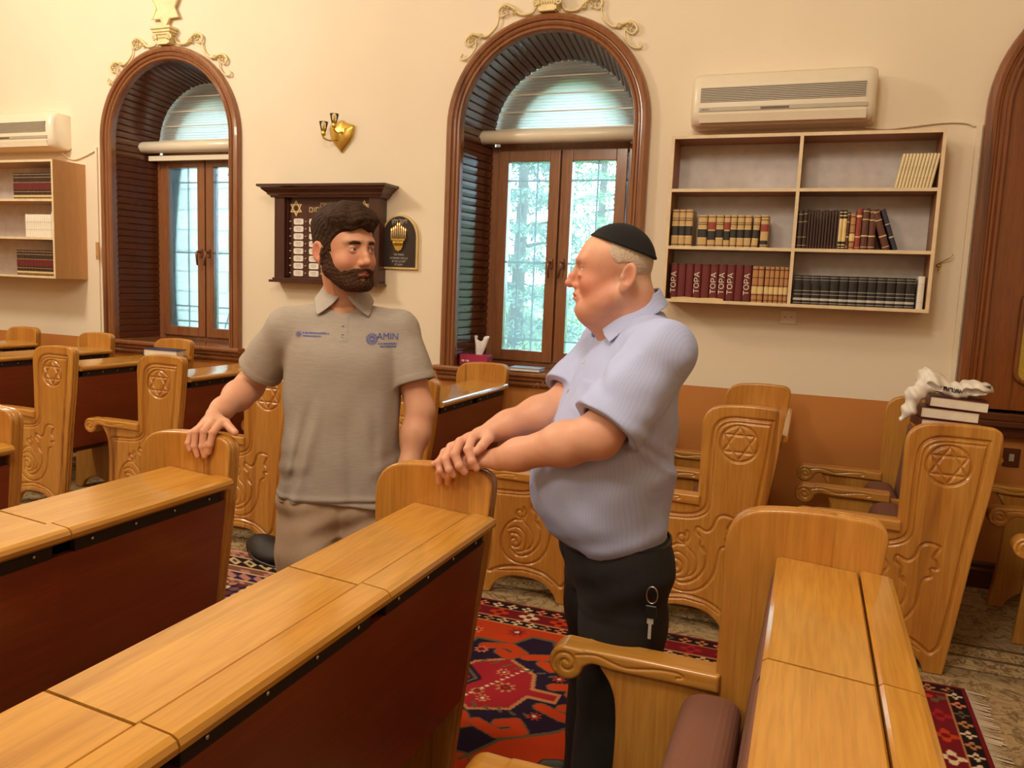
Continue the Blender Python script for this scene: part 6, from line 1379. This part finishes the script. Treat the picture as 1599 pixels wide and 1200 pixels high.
V, F = nets(hair_o, HO.c-0.17, HO.c+0.17, 0.0026, 16); world_part('short_hair', V, F, older, hair_mat('short_white_hair', srgb(186, 164, 142), srgb(222, 206, 188), (200, 200, 200)))
def kippah(P):
    q = HO.loc(P); x, y, z = q[:, 0], q[:, 1], q[:, 2]; base = ell(q, (0, 0.001, 0.040), (0.083, 0.090, 0.090)); shell = np.abs(base-0.001)-0.0022
    pl = (0.100+(y-0.080)*0.30)-z; pl = pl+0.05*0; rim = np.abs(pl+0.004); shell = shell-0.0016*sstep(0.006-rim, 0, 0.003)
    return smax(shell, pl, 0.002)*HO.k
V, F = nets(kippah, HO.c-0.17, HO.c+np.array([0.17, 0.17, 0.20]), 0.0026, 16); world_part('skullcap', V, F, older, plain('black_velvet', srgb(16, 17, 20), 0.95, bump=0.2, bs=500))
OS = [(0.870, 0, 0.015, 0.178, 0.140), (0.90, 0, 0.030, 0.192, 0.160), (0.97, 0, 0.050, 0.206, 0.185), (1.05, 0, 0.052, 0.208, 0.188), (1.15, 0, 0.036, 0.204, 0.172), (1.26, 0, 0.014, 0.204, 0.148), (1.35, 0, -0.006, 0.196, 0.124), (1.42, 0, -0.022, 0.148, 0.094), (1.47, 0, -0.026, 0.095, 0.078), (1.50, 0, -0.024, 0.07, 0.066)]
def shirt(P, open_=True):
    d, q = sections(P, OB0, OR, OS, 2.15); x, y, z = q[:, 0], q[:, 1], q[:, 2]
    for sh in (o_shL, o_shR): d = smin(d, chain(P, [ol(0, -0.025, 1.425), sh*0.7+ol(0, -0.02, 1.43)*0.3, sh], [0.062, 0.066, 0.076], 0.03), 0.05)
    for sh, el_, fr_ in ((o_shL, o_elL, 0.88), (o_shR, o_elR, 0.80)):
        L0_ = np.linalg.norm(el_-sh); ax = (el_-sh)/L0_; end = sh+ax*L0_*fr_; s_ = cap(P, sh, end+ax*0.05, 0.078, 0.092); pa = (P-V3(end)) @ V3(ax)
        s_ = s_+0.004*np.sin(pa*42+x*40)*sstep(-pa, 0.0, 0.12)+0.003*np.sin((P[:, 0]-P[:, 1])*60)*sstep(-pa, 0.02, 0.1)
        s_ = smax(s_, pa, 0.004)
        if open_: s_ = smax(s_, -np.maximum(cap(P, sh, end+ax*0.08, 0.050, 0.074), -(pa+0.022)), 0.003)
        d = smin(d, s_, 0.022)
    d = d+0.0045*fbm(P, 11, 15)+0.003*np.sin(26*(x+y)+34*z+2*np.sin(z*17))*sstep(1.36-z, 0, 0.1)*sstep(np.abs(x), 0.03, 0.14)+0.004*np.sin(z*48+y*30+x*12)*np.exp(-((z-0.90)/0.035)**2)+0.004*np.sin(z*40+x*30+3*np.sin(y*12))*sstep(-y, -0.04, 0.08)*sstep(1.35-z, 0, 0.2)
    ms = np.exp(-((P-V3((-0.42, 1.84, 1.33)))**2).sum(-1)/0.010); d = d+ms*0.0035*np.sin((P @ V3((0.55, -0.2, 0.81)))*95+2*np.sin(P[:, 0]*25))
    d = d-0.006*np.exp(-((z-1.22-0.6*(y-0.05))/0.018)**2)*sstep(-x, 0.05, 0.15)-0.005*np.exp(-((z-1.17-0.6*(y-0.03))/0.015)**2)*sstep(-x, 0.05, 0.15)
    fr = (y > 0.05)*(z < 1.44); d = d-0.0022*sstep(0.017-np.abs(x), 0, 0.002)*fr
    d = d-0.0018*sstep(0.055-np.abs(x+0.105), 0, 0.002)*sstep(0.065-np.abs(z-1.255), 0, 0.002)*(y > 0.03)
    if open_: d = smax(d, -chain(P, [HO.wor((0, -0.02, -0.05)), ol(0, 0.0, 1.50), ol(0, 0.01, 1.455)], [0.080, 0.080, 0.070]), 0.004)
    return d
def shirt_mat():
    t = NT('light_blue_shirt_cloth', 0.8, spec=0.25); tc = t.n('ShaderNodeTexCoord'); mp = t.n('ShaderNodeMapping'); mp.inputs['Rotation'].default_value = (0, 0, 0.45); t.l(tc.outputs['Object'], mp.inputs[0])
    w_ = t.n('ShaderNodeTexWave'); w_.inputs['Scale'].default_value = 46; w_.inputs['Distortion'].default_value = 0.4; t.l(mp.outputs[0], w_.inputs['Vector'])
    t.base(t.ramp(w_.outputs[1], [(0.2, srgb(172, 183, 226)), (0.6, srgb(177, 188, 230))])); t.bump(t.noise(t.coords(), 30, 4), 0.12, 0.01); return t.m
M['shirt'] = shirt_mat()
V, F = nets(shirt, (-0.86, 1.66, 0.85), (-0.14, 2.46, 1.54), 0.0036, 16); world_part('shirt', V, F, older, M['shirt'])
cO = lambda P: collar_sdf(P, HO, OB0, OR, 1.524, 0.079, 0.50, 0.14, hgt=0.048, flare=0.50, cy=-0.002)
V, F = nets(cO, (-0.70, 1.86, 1.34), (-0.26, 2.30, 1.60), 0.0022, 16); world_part('collar', V, F, older, M['shirt'])
bpy.context.view_layer.update()
buttons(older, [ol(0, 0.26, z) for z in (1.43, 1.36, 1.28, 1.20, 1.11, 1.02, 0.94)], OF, plain('pearl_button', srgb(210, 212, 226), 0.2, coat=0.5), lambda P: shirt(P, False))
oh = [ol(0.10, 0.0, 0.82), ol(-0.10, 0.0, 0.82)+np.array([0, 0.025, 0])]; ok = [np.array([-0.50, 2.225, 0.47]), np.array([-0.42, 2.065, 0.47])]; oa = [np.array([-0.50, 2.235, 0.05]), np.array([-0.44, 2.055, 0.05])]
fnO = trousers(OB0, OR, 0.905, oh, 0.74, ok, oa, [0.114, 0.112, 0.104, 0.108], 0.0045, [(0.72, 0, 0, 0.15, 0.10), (0.82, 0, 0.0, 0.186, 0.145), (0.905, 0, 0.012, 0.176, 0.140)])
M['black_cloth'] = plain('black_trouser_cloth', srgb(26, 24, 24), 0.85, bump=0.15, bs=400)
V, F = nets(fnO, (-0.80, 1.74, 0.0), (-0.16, 2.46, 0.96), 0.006, 16); world_part('trousers', V, F, older, M['black_cloth'])
vs = []; n = 64
for k in range(n):
    a = 2*PI*k/n; 
    for (e, z) in ((0.002, 0.868), (0.008, 0.870), (0.008, 0.898), (0.002, 0.900)): vs.append(tuple(ol((0.179+e)*math.copysign(abs(math.cos(a))**0.93, math.cos(a)), 0.008+(0.144+e)*math.copysign(abs(math.sin(a))**0.93, math.sin(a)), z)))
b = MB(); b.add(vs, [(4*k+j, 4*((k+1) % n)+j, 4*((k+1) % n)+(j+1) % 4, 4*k+(j+1) % 4) for k in range(n) for j in range(4)]); b.build('belt', plain('black_leather', srgb(30, 26, 26), 0.4), older, tuple(-Vector(older.location)))
for a_ in oa:
    V, F = nets(shoe_fn([a_], (-1, -0.1, 0)), (a_[0]-0.3, a_[1]-0.2, -0.01), (a_[0]+0.2, a_[1]+0.2, 0.16), 0.005, 12); V[:, 2] += 0.012; world_part('shoe', V, F, older, plain('black_shoe', srgb(34, 30, 28), 0.35, coat=0.3))
# keys hanging from his belt
kp = np.array([-0.318, 1.925, 0.765]); kt = thing('key_ring', 'steel ring with keys hanging on the black trousers', 'keys', tuple(kp))
b = MB(); b.tube([(0.0+0.014*math.cos(a), -0.004, 0.03+0.022*math.sin(a)) for a in np.linspace(0, 2*PI, 20)[:-1]], 0.0022, 6, closed=True); b.build('split_ring', M['steel'], kt)
b = MB(); b.box(-0.014, 0.014, -0.010, 0.0, -0.030, 0.004, 0, 0.004); b.build('key_fob', M['black'], kt)
b = MB(); b.box(-0.004, 0.004, -0.006, -0.003, -0.085, -0.028, 0, 0.001); b.box(-0.008, 0.008, -0.0065, -0.0025, -0.045, -0.028, 0, 0.001); b.build('key_blade', M['silver_print'], kt)
